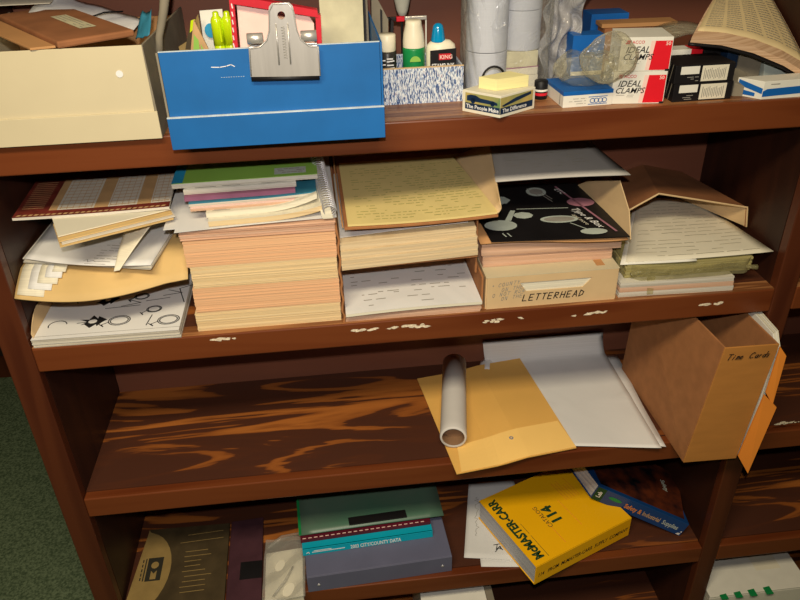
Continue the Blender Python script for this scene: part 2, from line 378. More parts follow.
# ------------------------------------------------------------------ room
FZ = -1020
struct(MB().box(-2600, 3600, -3600, 1400, FZ-40, FZ).build('floor', M['carpet']))
struct(MB().box(-2600, 3600, 1400, 1500, FZ, 1420).build('wall_back', M['dark_wall']))
struct(MB().box(-2600, 3600, 1388, 1400, FZ, FZ+90).build('baseboard_back', M['front']))
struct(MB().box(-2700, -2600, -3600, 1400, FZ, 1420).build('wall_left', M['plaster']))
struct(MB().box(3600, 3700, -3600, 1400, FZ, 1420).build('wall_right', M['plaster']))
struct(MB().box(-2600, 3600, -3700, -3600, FZ, 1420).build('wall_front', M['plaster']))
struct(MB().box(-2600, 3600, -3600, 1400, 1420, 1460).build('ceiling', M['ceiling']))

# ------------------------------------------------------------------ bookcase
T, D, W = 44, 311, 1220
bc = thing('bookcase', 'tall dark-stained wooden bookcase with two bays of open shelves', 'bookcase', (600, 155, FZ))
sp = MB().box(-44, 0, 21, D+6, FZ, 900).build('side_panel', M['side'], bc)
MB().box(-44, 0, 0, 20.6, FZ, 900).build('upright_edging', M['front'], sp, bevel=2)
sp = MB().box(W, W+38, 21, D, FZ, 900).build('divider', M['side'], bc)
MB().box(W, W+38, 0, 20.6, FZ, 900).build('upright_edging', M['front'], sp, bevel=2)
MB().box(2*W+38, 2*W+82, 0, D+6, FZ, 900).build('side_panel', M['front'], bc, bevel=2)
MB().box(1, 2*W+37, D, D+6, FZ+2, 900).build('back_panel', M['back'], bc)
MB().box(-44, 2*W+82, 0, D+6, 900, 940).build('top_board', M['edge'], bc, bevel=2)
shelves = {}
for bay, (x0, x1) in enumerate(((0, W), (W+38, 2*W+38))):
    for z in (660, 328, 0, -329, -648, -966):
        sh = MB().box(x0+.3, x1-.3, 21, D-.5, z-T+1, z).build('shelf', M['ply'], bc)
        MB().box(x0+.3, x1-.3, 0, 20.4, z-T, z+.2).build('shelf_edging', M['edge'], sh, bevel=2.2, label='solid reddish brown front edging of the shelf')
        shelves[bay, z] = sh
        if z in (328, 0): MB().box(x0+.5, x1-.5, 2, 80 if z else 30, z+.21, z+.35).build('lit_strip', M['lit_pale'], sh, label='strip along the shelf front coloured pale as if lit from the ceiling')  # thin strip that paints the lit front of the shelf top
# worn patches and label remnants on the shelf edge
def chips(shelf, x, z, w_, h_, n, label='flaking white paper remnant'):
    mb = MB(); fr = frame((x, 0, z), (1, 0, 0), (0, 0, 1), .35)
    for i in range(n):
        a, b, r = random.uniform(0, w_), random.uniform(-h_/3, h_/3), random.uniform(2.2, 6.0)
        k = random.randint(5, 8); p = [(a+r*random.uniform(.5, 1.6)*math.cos(t*6.283/k), b+r*random.uniform(.3, .6)*math.sin(t*6.283/k)) for t in range(k)]
        mb.add([fr(q[0], q[1], i*.04) for q in p], [tuple(range(k))])
    mb.build('label_remnant', M['chip'], shelf, recalc=False, label=label)
B0 = shelves[0, 0]
for a in ((272, -9, 40, 5, 9), (500, -14, 38, 7, 10), (560, -14, 14, 6, 5), (583, -14, 44, 8, 16), (718, -17, 22, 7, 7), (742, -16, 5, 5, 2), (778, -16, 4, 4, 2), (868, -19, 4, 3, 2), (893, -17, 34, 6, 9), (1090, -19, 50, 5, 10)):
    chips(B0, *a)
chips(shelves[1, -329], 1300, -322+14, 45, 8, 12)

# ================================================================== TOP SHELF (z 328)
ZA = 328.4
# cream tray of mailing things
t = thing('storage_box', 'open cream chipboard box at the left end of the top shelf, beside the blue box', 'box', (60, 140, ZA))
def wall_(p, m, nm='side_wall', bev=.6, **k): return p.build(nm, m, t, bevel=bev, **k)
wall_(MB().box(3, 264, -12, -9, ZA, 365), M['creambox'], 'front_flap')
wall_(MB().box(4, 260, -8.6, -6, ZA, 449), M['creambox'], 'front_wall')
wall_(MB().hexa([(261, -8, ZA), (264, -8, ZA), (268, 295, ZA), (265, 295, ZA), (258, -8, 449), (261, -8, 449), (268, 290, 444), (265, 290, 444)]), M['greycard'])
wall_(MB().box(1, 3.6, -6, 290, ZA, 447), M['creambox'])
wall_(MB().box(4, 257, 286, 290, ZA, 432), M['kraft'], 'back_wall')
wall_(MB().box(4, 257, -5, 285, ZA, 332), M['creambox'], 'base', bev=0)
MB().lathe([(0, 0), (4.5, 0), (4.5, .6), (0, .6)], (226, -9.4, 415), axis='y', caps=False).build('tape_spot', M['white'], t)
# kraft mailer lying across it
g = thing('padded_mailer', 'brown kraft padded mailer with a pale label, lying tilted in the cream box', 'envelope', (60, 120, 440))
A = Vector((46, 158, 466)); d1 = Vector((170-46, -27-158, 0)).normalized(); d2 = Vector((-d1.y, d1.x, 0))
pk = lambda a, b, z: A+d1*a+d2*b+Vector((0, 0, z-466))
MB().prism([pk(-52, 0, 449.6), pk(205, 0, 449.6), pk(205, 100, 449.6), pk(-10, 100, 449.6), pk(-58, 45, 449.6)], (0, 0, 9)).build('envelope_body', M['kraft_dark'], g, bevel=2.5)
MB().prism([pk(20, -34, 449.6), pk(186, -28, 449.6), pk(196, 0, 449.6), pk(-40, -2, 449.6)], (0, 0, 3)).build('flap', M['kraft'], g, bevel=.6)
fr = frame(pk(30, 60, 458.6), d1, d2, .6)
lb = polys(g, 'address_label', fr, [[(0, -10), (118, -10), (118, 12), (0, 12)]], M['tape_box'])
strokes(lb, 'printed_text', frame(pk(30, 60, 458.6), d1, d2, .8), rows(None, 6, 112, -8, 10, 3, 1.6), 1.4, M['greyink'])
g = MB().grid(lambda u, v: (-60+130*u, 60+10*v-10*u, 452+8*math.sin(u*3)+10*v), 6, 2, 3, (0, .3, -1)).build('cable', M['orange']) if False else None
o = MB().tube([(8, 100, 463.5), (20, 108, 464), (38, 120, 465)], [5, 5, 3], 10).build('marker', M['redink'], smooth=True); props(o, 'orange-red marker lying on the kraft mailer at the left edge', 'pen')
o.data.materials.clear(); o.data.materials.append(M['orange'])
def crumple(fn, amp, k=7):
    ph = [random.uniform(0, 6.28) for _ in range(6)]
    return lambda u, v: Vector(fn(u, v))+Vector((0, 0, amp))*(math.sin(u*k+ph[0])*math.cos(v*k*.8+ph[1])+.5*math.sin(u*k*2.1+v*k+ph[2]))
o = MB().grid(crumple(quadfn((60, 200, 455), (185, 190, 418), (210, 262, 430), (70, 284, 482)), 3), 12, 8, 1).build('paper_sheet', M['white'], smooth=True)
props(o, 'crumpled white sheet sticking up behind the kraft mailer', 'paper')
o = MB().tube([(105, 208, 450), (140, 205, 447), (165, 220, 452), (186, 245, 448)], 1.3, 6).build('cable', M['blackink'], smooth=True); props(o, 'thin black cable lying over the crumpled white sheet', 'cable')
o = MB().grid(quadfn((6, 210, 470), (88, 225, 468), (92, 280, 478), (6, 284, 480)), 4, 4, 1.2).build('paper_sheet', M['offwhite']); props(o, 'flat pale sheet at the far left behind the kraft mailer', 'paper')
o = MB().grid(crumple(quadfn((232, 90, 438), (256, 70, 446), (257, 110, 470), (240, 120, 466)), 2), 6, 6, 1.2).build('paper_scrap', M['teal'], smooth=True); props(o, 'small torn teal scrap at the right corner of the cream box', 'paper')

# blue box
t = thing('desk_box', 'bright blue cardboard box overhanging the top shelf, a steel clip on its front', 'box', (424, 0, ZA))
MB().box(288, 557, -57, -54, ZA, 449).build('front_wall', M['blue'], t, bevel=.6)
fl = MB().box(285, 560, -62, -58, ZA, 369).build('front_flap', M['blue'], t, bevel=.6)
MB().box(285, 560, -62.2, -57.6, 369.1, 370.2).build('cut_edge', M['bluecut'], fl)
MB().box(288, 557, -57, -54, 449.1, 450).build('cut_edge', M['bluecut'], t)
MB().prism([(285, -57, ZA), (285, 150, ZA), (285, 150, 350), (285, -20, 420), (285, -57, 449)], (2.6, 0, 0)).build('side_wall', M['greycard'], t, bevel=.4)
MB().box(557.4, 560, -57, 150, ZA, 449).build('side_wall', M['blue'], t, bevel=.5)
MB().box(288, 557, 147, 150, ZA, 400).build('back_wall', M['greycard'], t)
MB().box(288, 557, -53, 146, ZA, 331).build('base', M['greycard'], t)
fr = frame((349, -57, 429), (1, 0, 0), (0, 0, 1), .5)
strokes(t, 'scratch_mark', fr, [[(0, 0), (10, -.6), (18, .4), (24, 2), (28, -.5)]], 1.0, M['whiteink'])
strokes(t, 'scratch_mark', fr, [[(10+i*3, -13), (11+i*3, -13)] for i in range(10)], .6, M['bluecut'])
# steel bulldog clip
t = thing('bulldog_clip', 'large shiny steel bulldog clip gripping the front rim of the blue box', 'clip', (439, -60, 416))
MB().prism([(396, -60, 416), (397.5, -62.5, 452), (480.5, -62.5, 450), (480, -60, 414)], (0, 2, 0)).build('jaw', M['chrome'], t, bevel=.8)
MB().prism([(396, -48, 416), (397.5, -50, 452), (480.5, -50, 450), (480, -48, 414)], (0, 2, 0)).build('jaw', M['chrome'], t, bevel=.8)
MB().tube([(396, -62, 413.5), (438, -62.5, 412.5), (480, -62, 411)], 3.2, 10).build('shaded_jaw_lip', M['black'], t, smooth=True)  # lip coloured black to carry the shade under the clip
hd = MB()
cxh, czh, rh = 440.5, 487, 4.6
hl = [(cxh+rh*math.cos(a), czh+rh*math.sin(a)) for a in [math.pi/2+i*math.pi/8 for i in range(9)]]
hr = [(cxh+rh*math.cos(a), czh+rh*math.sin(a)) for a in [-math.pi/2+i*math.pi/8 for i in range(9)]]
left = [(441, 501), (431, 501), (427, 497), (425.5, 488), (424, 470), (420, 460), (411, 453), (397.5, 451), (395.5, 417), (441, 415)]+list(reversed(hl))
right = [(441, 415), (481.5, 414), (482, 449), (470, 451), (461, 458), (457.5, 469), (456.5, 488), (455, 497), (451, 501), (441, 501)]+list(reversed(hr))
yy = lambda z: -65 - max(0, (z-452))*.0
hd.prism([(x, -66, z) for x, z in left], (0, 1.6, 0)); hd.prism([(x, -66, z) for x, z in right], (0, 1.6, 0))
hn = hd.build('handle', M['chrome'], t)
rb = MB()
for x0, x1 in ((433, 436), (447, 449)): rb.tube([(x0-1, -66.4, 430), (x0, -66.4, 478)], 1.0, 6)
rb.build('rib', M['chrome'], hn, smooth=True)
MB().tube([(396.5, -66.3, 418), (398.5, -66.3, 450), (411, -66.3, 452), (420, -66.3, 459), (424.5, -66.3, 470), (427, -66.3, 492), (432, -66.3, 500), (450, -66.3, 500), (455, -66.3, 492), (457, -66.3, 470), (461, -66.3, 458), (470, -66.3, 450.5), (481, -66.3, 448), (481, -66.3, 415)], .9, 6).build('rolled_rim', M['chrome'], hn, smooth=True)
strokes(hn, 'stamped_mark', frame((441, -66.2, 434), (0, 0, 1), (-1, 0, 0), .5), [[(3+i*3.2, -2), (4+i*3.2, 2), (5+i*3.2, -1.5)] for i in range(12)], .7, M['greyink'])
for x0 in (395, 461):
    MB().lathe([(5.5, 0), (6.5, .3), (6.5, 19), (5.5, 19.4)], (x0+(1.5 if x0 < 400 else 0), -61, 461), n=18, axis='x').build('barrel', M['chrome'], t, smooth=True)
# things in the blue box
def card(nm, lab, cat, pts, m, th=(0, 1.5, 0), grp=None, par=None):
    o = MB().prism(pts, th).build(nm, m, par)
    if not par: props(o, lab, cat, grp)
    return o
t = thing('seed_packet', 'olive and yellow printed packet, leftmost in the blue box', 'packet', (295, 110, 331))
card('packet_body', 0, 0, [(292, 108, 331), (322, 104, 331), (318, 112, 462), (296, 118, 425), (283, 118, 418)], M['oldtan'], (0, 5, 0), par=t)
fr = frame((287, 106.5, 416), (.62, 0, .78), (-.78, 0, .62), .4)
polys(t, 'printed_picture', frame((300, 106.2, 425), (1, 0, 0), (0, 0, 1), .8), [[(-6, -8), (0, 10), (8, 26), (13, 26), (6, 4), (2, -8)]], M['oldcover'])
polys(t, 'printed_picture', frame((300, 106.2, 425), (1, 0, 0), (0, 0, 1), 1.2), [[(4, 14), (8, 30), (14, 32), (12, 20)]], M['hilite'])
t = thing('seed_packet', 'brownish green packet leaning in the blue box beside the yellow pens', 'packet', (318, 80, 331))
card('packet_body', 0, 0, [(302, 84, 331), (332, 80, 331), (331, 88, 412), (314, 92, 459), (300, 92, 405)], M['tanprint'], (0, 4, 0), par=t)
polys(t, 'printed_picture', frame((315, 80, 425), (1, 0, 0), (0, 0, 1), 6.5), [[(-9, -24), (-1, 18), (4, 10), (3, -20)], [(6, -20), (6, 5), (12, -10), (13, -24)]], M['green'])
card('photo_card', 'pinkish card low in the front left corner of the blue box', 'card', [(290, -20, 400), (330, -24, 405), (334, -24, 440), (318, -20, 446), (292, -18, 440)], M['pinkpaper'], (0, 2, 0)) if False else None
t = thing('blue_dot_card', 'white card with a blue blot standing behind the yellow pens', 'card', (335, 126, 331))
card('card_body', 0, 0, [(316, 124, 331), (346, 124, 331), (350, 132, 464), (318, 132, 463)], M['whitecard'], (0, 1.5, 0), par=t)
polys(t, 'printed_spot', frame((331, 126, 437), (1, 0, 0), (0, .06, 1), 2.0), [circ(0, 0, 9, 10, 14)], M['skyblue'])
for i, (x, lab) in enumerate(((344, 'fluorescent yellow pen in the blue box, beside the blue-spotted card'), (359, 'fluorescent yellow pen in the blue box, beside the red-framed pink pad'))):
    t = thing('highlighter_pen', lab, 'pen', (x, 96, 331), 'fluorescent yellow pens in the blue box')
    MB().lathe([(7, 0), (7.5, 5), (7.5, 95), (6.6, 97)], (x, 96, 331), n=18).build('barrel', M['hilite'], t, smooth=True)
    MB().lathe([(8.2, 0), (8.2, 32), (7, 36), (4.5, 38.5), (4.2, 43), (2.5, 44.5)], (x, 96, 429-6), n=18).build('cap', M['hilite'], t, smooth=True)
    MB().box(x+3, x+5.5, 86.2, 88, 428, 458).build('pocket_clip', M['hilite'], t, bevel=.6)
t = thing('note_pad', 'pink sheet pad with a red striped frame standing in the blue box', 'pad', (425, 50, 331))
card('pad_sheets', 0, 0, [(372, 50, 331), (472, 50, 331), (478, 60, 452), (466, 60, 472), (378, 60, 480)], M['pinkpaper'], (0, 8, 0), par=t)
card('frame_edge', 0, 0, [(362, 44, 331), (369, 44, 331), (376, 52, 492), (370, 52, 494)], M['redcard'], (0, 16, 0), par=t)
card('frame_edge', 0, 0, [(372, 48, 484), (484, 48, 462), (484, 48, 471), (372, 48, 495)], M['redcard'], (0, 16, 0), par=t)
card('frame_edge', 0, 0, [(476, 44, 331), (483, 44, 331), (488, 50, 464), (481, 50, 466)], M['redcard'], (0, 16, 0), par=t)
strokes(t, 'white_stripe', frame((364, 43.2, 400), (.09, 0, 1), (-1, 0, 0), .6), [[(i*10, -2.5), (i*10+5, -1.5)] for i in range(9)], 1.4, M['whiteink'])
t = thing('card_file', 'pale grey plastic card case standing at the right of the blue box', 'case', (520, 110, 331))
card('case_front', 0, 0, [(486, 106, 331), (547, 106, 331), (549, 110, 500), (488, 110, 500)], M['tape_box'], (0, 26, 0), par=t)
card('case_spine', 0, 0, [(548, 104, 331), (551, 104, 331), (553, 109, 500), (550, 109, 500)], M['black'], (0, 28, 0), par=t)
card('divider_sheet', 0, 0, [(552, 112, 331), (556, 112, 331), (556, 118, 470), (553, 118, 490)], M['greycard'], (0, 20, 0), par=t)
t = thing('clear_case', 'smoky clear plastic case standing just right behind the blue box', 'case', (575, 165, ZA))
card('case_body', 0, 0, [(562, 162, ZA), (586, 162, ZA), (590, 170, 432), (580, 170, 452), (566, 170, 478)], M['greycard'], (0, 22, 0), par=t)
card('case_rim', 0, 0, [(586.5, 160, ZA), (591, 160, ZA), (598, 168, 428), (594, 168, 432)], M['black'], (0, 24, 0), par=t)
card('case_rim', 0, 0, [(576, 158, ZA), (578, 158, ZA), (581, 166, 446), (578, 166, 448)], M['black'], (0, 3, 0), par=t)
o = MB().tube([(266, 60, 420), (270, 62, 445), (280, 70, 475), (287, 78, 505)], [6, 5, 6, 7], 8).build('plastic_strip', M['greycard'], smooth=True); props(o, 'narrow grey plastic strip standing between the cream box and the blue box', 'strip')
o.location.z -= 0

# speckled box with three bottles
t = thing('tissue_box', 'open low box in blue and white speckled paper holding three bottles', 'box', (628, 120, ZA))
MB().box(566, 690, 80, 83, ZA, 380).build('front_wall', M['speckle'], t)
MB().box(566, 569, 83.2, 170, ZA, 380).build('side_wall', M['speckle'], t)
MB().box(687, 690, 83.2, 170, ZA, 380).build('side_wall', M['speckle'], t)
MB().box(566, 690, 170.2, 173, ZA, 380).build('back_wall', M['speckle'], t)
MB().box(569.2, 686.8, 83.2, 170, ZA, ZA+2).build('base', M['whitecard'], t)
MB().box(565.6, 690.4, 79.6, 83.2, 380.1, 381.4).build('rim', M['tan'], t)
zb = ZA+2.2
t = thing('ink_bottle', 'small black bottle with a flat cream cap in the speckled box', 'bottle', (582, 112, zb))
MB().lathe([(12, 0), (13, 2), (13, 66), (11.5, 69)], (582, 112, zb)).build('bottle_body', M['bottle_black'], t, smooth=True)
MB().lathe([(12, 0), (12.5, 1), (12.5, 22), (11.5, 23.5), (0.1, 23.5)], (582, 112, zb+69.2), caps=False).build('cap', M['bottle_white'], t, smooth=True)
strokes(t, 'label_print', frame((573, 99, zb+46), (1, 0, 0), (0, 0, 1), .6), [[(0, 0), (4, 0)], [(0, 6), (4, 6)], [(7, 0), (17, 1)], [(7, 5), (16, 5)], [(7, 10), (17, 11)], [(7, 14), (15, 14)], [(0, 12), (4, 12)]], 1.8, M['whiteink'])
t = thing('glue_bottle', 'green bottle with a tall cream cap, middle of the three in the speckled box', 'bottle', (621, 112, zb))
MB().lathe([(15.5, 0), (16.5, 2), (16.5, 70), (16, 73)], (621, 112, zb)).build('bottle_body', M['bottle_green'], t, smooth=True)
MB().lathe([(16, 0), (16, 8), (15, 18), (12, 31), (11.5, 36), (9, 37.5), (.1, 37.5)], (621, 112, zb+73.2), caps=False).build('cap', M['bottle_white'], t, smooth=True)
polys(t, 'printed_emblem', frame((621, 95.2, zb+55), (1, 0, 0), (0, 0, 1), .6), [circ(0, 0, 8, 8, 18, 0, 3.14159)], M['green'])
t = thing('stamp_ink_bottle', 'cream stamp ink bottle with a bright blue cap in the speckled box', 'bottle', (662, 115, zb))
MB().lathe([(20, 0), (22, 2), (22.5, 66), (21, 73), (14, 79), (9, 80), (.1, 80)], (662, 117, zb), sy=.62, caps=False).build('bottle_body', M['bottle_white'], t, smooth=True)
MB().lathe([(10.5, 0), (10.5, 3), (8.5, 16), (7, 22), (4, 25), (.1, 25.6)], (658, 117, zb+78), caps=False).build('cap', M['cap_blue'], t, smooth=True)
fr = frame((645, 103, zb+36), (1, 0, 0), (0, .0, 1), .5)
lb = polys(t, 'label', fr, [[(-1, 0), (38, 0), (38, 34), (-1, 32)]], M['black'])
polys(lb, 'label_panel', frame((645, 103, zb+36), (1, 0, 0), (0, 0, 1), .8), [[(12, 18), (30, 18), (30, 27), (12, 27)]], M['redink'])
text(lb, 'printed_text', 'KING', frame((658, 103, zb+55.5), (1, 0, 0), (0, 0, 1), 1.0), 8, M['pinkpaper'], bold=.02)
text(lb, 'printed_text', 'STAMP INK', frame((646.5, 103, zb+42), (1, 0, 0), (0, 0, 1), 1.0), 10, M['whiteink'], bold=.02, sx=.68)
# stamp rack
t = thing('stamp_rack', 'small wire rack with a black and red crossbar behind the bottles', 'rack', (616, 200, ZA))
MB().tube([(580, 200, ZA+1), (580, 200, 425)], 1.2, 8).build('post', M['black'], t)
MB().tube([(652, 200, ZA+1), (652, 200, 425)], 1.2, 8).build('post', M['whitecard'], t)
MB().tube([(614, 200, ZA+1), (614, 200, 423)], 2, 8).build('post', M['black'], t)
MB().box(579, 605, 197, 203, 424, 430).build('crossbar', M['black'], t, bevel=1)
MB().box(605.2, 618, 196, 204, 423, 430.5).build('crossbar_center', M['redcard'], t, bevel=1)
MB().box(618.2, 653, 197, 203, 424, 430).build('crossbar', M['chrome'], t, bevel=1)
MB().box(576, 656, 185, 215, ZA, ZA+3).build('base', M['black'], t)
t = thing('rubber_stamp', 'grey tapered stamp handle hanging above the red crossbar', 'stamp', (615, 200, 431))
MB().lathe([(4, 0), (6, 1), (9, 8), (12, 22), (14.5, 38), (15, 52), (12, 62), (.1, 66)], (615, 200, 431), caps=False).build('handle', M['grey_plastic'], t, smooth=True)
MB().lathe([(3, -3), (5, -1), (5, 0)], (615, 200, 431.5)).build('collar', M['redcard'], t)

# adding machine rolls in shrink wrap
def roll(x, y, z, h, r, lab):
    t = thing('paper_roll', lab, 'paper roll', (x, y, z), 'white paper rolls in clear wrap')
    MB().lathe([(r*.22, 0), (r-.6, 0), (r, .8), (r, h-.8), (r-.6, h), (r*.22, h), (r*.22, 0)], (x, y, z), n=48, caps=False).build('paper_coil', M['roll'], t, smooth=False)
    MB().lathe([(r*.16, .5), (r*.2, .5), (r*.2, h-.5), (r*.16, h-.5), (r*.16, .5)], (x, y, z), n=20, caps=False).build('core', M['tube_in'], t)
roll(733, 125, ZA, 63, 31, 'lower white paper roll in the left wrapped column')
roll(733, 125, ZA+64, 82, 31, 'upper white paper roll in the left wrapped column')
roll(791, 150, ZA+58.4, 57, 30, 'white paper roll standing on the cream note pads')
roll(791, 150, ZA+116, 66, 30, 'topmost white paper roll of the right wrapped column')
for i, (z0, h, m) in enumerate(((ZA, 22, 'offwhite'), (ZA+22.2, 12, 'offwhite'), (ZA+34.4, 23.6, 'sticky'))):
    o = MB().box(762+i, 815-i, 122, 178, z0, z0+h).build('note_pad', M[m] if m != 'sticky' else M['tape_box'], bevel=.8)
    props(o, ('lowest cream note pad under the wrapped paper rolls', 'thin cream pad, middle of three under the paper rolls', 'pale yellow note pad directly under a white paper roll')[i], 'note pad', 'note pads under the paper rolls')
    if i == 1: strokes(o, 'colored_edge', frame((764, 122, z0+11), (1, 0, 0), (0, 0, 1), .6), [[(0, 0), (20, .5), (50, 2)]], 1.2, M['purpleline'])
ph = [random.uniform(0, 6.28) for _ in range(8)]
def wrapfn(u, v):
    a = u*2*math.pi; x = 764+66*math.cos(a); y = 136+44*math.sin(a)
    sx_ = abs(math.cos(a))**.5*math.copysign(1, math.cos(a)); sy_ = abs(math.sin(a))**.6*math.copysign(1, math.sin(a))
    k = 1+.012*math.sin(a*9+v*8+ph[0])+.012*math.sin(a*17+v*20+ph[1])
    return (765+66*sx_*k, 140+46*sy_*k+ (0), ZA+1+v*178)
o = MB().shell(wrapfn, 96, 30).build('shrink_wrap', M['film'], smooth=True); props(o, 'clear glossy shrink wrap around the white paper rolls', 'plastic wrap')
def bagfn(u, v):
    x = 822+58*u; z = ZA+2+175*v
    y = 128+10*math.sin(u*7+v*5)+7*math.sin(u*15-v*11)+5*math.sin(v*23+u*9)+28*u*(1-v)+14*abs(math.sin(u*3.1))
    return (x+14*v*u+5*math.sin(v*17)-10*u*(1-v), y, z)
o = MB().grid(bagfn, 40, 60, .3, (0, 1, 0)).build('plastic_bag', M['bagclear'], smooth=True); props(o, 'crinkled clear plastic bag hanging beside the wrapped paper rolls', 'plastic bag')

# note cube on a printed stand
t = thing('memo_cube', 'cream wedge-cornered note block lettered The People Make the Difference', 'note block', (732, 25, ZA))
c4 = [(680, 32), (725, -11), (784, 25), (738, 72)]
bd = MB().prism([(x, y, ZA) for x, y in c4], (0, 0, 31)).build('block_body', M['offwhite'], t, bevel=.6)
P0, P1, P2 = Vector((680, 32, ZA)), Vector((725, -11, ZA)), Vector((784, 25, ZA))
def face_pic(Pa, Pb, tag_):
    L_ = (Pb-Pa).length; fr = lambda lift: frame(Pa, Pb-Pa, (0, 0, 1), lift)
    s0, s1 = (5, L_) if tag_ == 'l' else (0, L_-5)
    pic = polys(bd, 'printed_picture', fr(.3), [[(s0, 5), (s1, 5), (s1, 28), (s0, 28)]], M['carpic'])
    polys(pic, 'printed_band', fr(.6), [[(s0, 5), (s1, 5), (s1, 14), (s0, 14)]], M['navy'])
    if tag_ == 'l':
        polys(pic, 'car_picture', fr(.7), [[(8, 19), (8, 24), (14, 26), (22, 26), (30, 23), (52, 22), (58, 20), (58, 17), (8, 17)], circ(18, 18, 4, 4, 12), circ(50, 18, 3.5, 3.5, 12)], M['navy'])
        text(pic, 'printed_text', 'The People Make', frame(Pa+(Pb-Pa).normalized()*7+Vector((0, 0, 7)), Pb-Pa, (0, 0, 1), .9), 7.6, M['whiteink'], bold=.02)
    else:
        polys(pic, 'car_picture', fr(.7), [[(2, 17), (30, 24), (60, 27), (60, 23), (34, 19), (6, 15)]], M['navy'])
        text(pic, 'printed_text', 'The Difference', frame(Pa+(Pb-Pa).normalized()*4+Vector((0, 0, 7)), Pb-Pa, (0, 0, 1), .9), 7.8, M['whiteink'], bold=.02)
face_pic(P0, P1, 'l'); face_pic(P1, P2, 'r')
o = MB().prism([(703, 33, ZA+31.3), (724, 13, ZA+31.3), (774, 28, ZA+31.3), (752, 55, ZA+31.3)], (0, 0, 16)).build('sticky_notes', M['sticky'], bevel=.5); props(o, 'pad of pale yellow sticky notes on top of the printed note block', 'note pad')
o = MB().tube([(731+17*math.cos(a), 64, ZA+34+19*math.sin(a)) for a in [i*math.pi/12 for i in range(13)]], 1.6, 8).build('wire_loop', M['black'], smooth=True); props(o, 'black wire loop standing behind the sticky notes', 'loop')
o.location.y = .0615*1 + 0; 
t = thing('lip_tube', 'small black tube with red and white bands beside the printed note block', 'tube', (812, 70, ZA))
MB().lathe([(9, 0), (10, 1), (10, 26), (9, 27), (.1, 27)], (806, 72, ZA), caps=False).build('tube_body', M['black'], t, smooth=True)
MB().lathe([(10.3, 12), (10.3, 15)], (806, 72, ZA), caps=False).build('band', M['whitecard'], t)
MB().lathe([(10.3, 6), (10.3, 10)], (806, 72, ZA), caps=False).build('band', M['redcard'], t)

# paper clip box and tape bag
def obox(t, nm, m, FL, FR, dep, z0, z1, **k):
    FL = Vector((*FL, 0)); FR = Vector((*FR, 0)); d = (FR-FL).normalized(); n = Vector((-d.y, d.x, 0)); BL = FL+n*dep; BR = FR+n*dep
    q = [FL, FR, BR, BL]
    return MB().hexa([(p.x, p.y, z0) for p in q]+[(p.x, p.y, z1) for p in q]).build(nm, m, t, **k)
t = thing('paper_clip_box', 'flat white and blue box under the clear plastic bag on the top shelf', 'box', (860, 50, ZA))
obox(t, 'box_body', M['whitecard'], (824, 18), (898, 22), 74, ZA, ZA+17, bevel=.5)
obox(t, 'lid', M['bluecard'], (823.5, 17.6), (898.5, 21.6), 75, ZA+17.2, ZA+23, bevel=.5)
fr = frame((824, 18, ZA), (74, 4, 0), (0, 0, 1), .5)
strokes(t, 'blue_print', fr, [circ(44+i*6, 8, 3.6, 3.2, 10) for i in range(4)]+[[(38, 3), (66, 3)], [(38, 13.5), (66, 13.5)]], 1, M['bluecard'])
strokes(t, 'fine_print', fr, rows(None, 5, 34, 3, 14, 3, 1), .7, M['greyink'])
frl = frame((824, 92, ZA), (0, -1, 0), (0, 0, 1), .8)
strokes(t, 'side_print', frl, [[(6+i*9, 2), (6+i*9, 20)] for i in range(7)], 1.6, M['blackink'])
t = thing('tape_bag', 'rumpled clear bag with a wide rounded rim lying on the white and blue box', 'plastic bag', (870, 62, ZA+24))
def tb(u, v):
    a = u*2*math.pi; r = .55+.45*math.sin(math.pi*(.08+.84*v)); z = ZA+25+40*v
    return (866+46*r*math.cos(a)*(1+.05*math.sin(5*a+v*9)), 58+34*r*math.sin(a)*(1+.06*math.sin(7*a)), z+3*math.sin(3*a+1)*v)
MB().shell(tb, 60, 16).build('bag_body', M['bagfilm'], t, smooth=True)
def lobe(u, v):
    a = u*2*math.pi; f = math.pi*(v*.94+.03)
    rx = 40*(1+.05*math.sin(3*a+f*2)+.03*math.sin(7*a)); rz = 33*(1+.05*math.cos(4*a))
    return (878+rx*math.cos(a)*math.sin(f)+2*math.sin(f*9), 1-12*math.cos(f)+1.5*math.sin(5*a+f*6), 400+rz*math.sin(a)*math.sin(f)+2*math.sin(f*7+a*2))
MB().shell(lobe, 64, 20).build('bag_lobe', M['bagfilm'], t, smooth=True)
t = thing('blue_box', 'royal blue box standing behind the clear bag, seen through it', 'box', (905, 135, ZA))
MB().box(868, 918, 128, 160, ZA, 404).build('box_body', M['bluecard'], t, bevel=.6)
MB().box(868.5, 917.5, 127.2, 127.8, 344, 350).build('white_band', M['whitecard'], t)
o = MB().box(934, 998, 240, 285, ZA, 412).build('blue_carton', M['bluecard'], bevel=.8); props(o, 'royal blue carton against the back of the top shelf, above the clear bag', 'box')
o = MB().prism([(938, 200, 398), (1060, 190, 399), (1062, 225, 399), (940, 235, 398)], (0, 0, 6)).build('cardboard_tray', M['kraft']); props(o, 'shallow brown card tray lying behind the red and white boxes', 'tray')
MB().box(942, 1056, 196, 228, ZA, 397.6).build('tray_body', M['kraft_dark'], o)

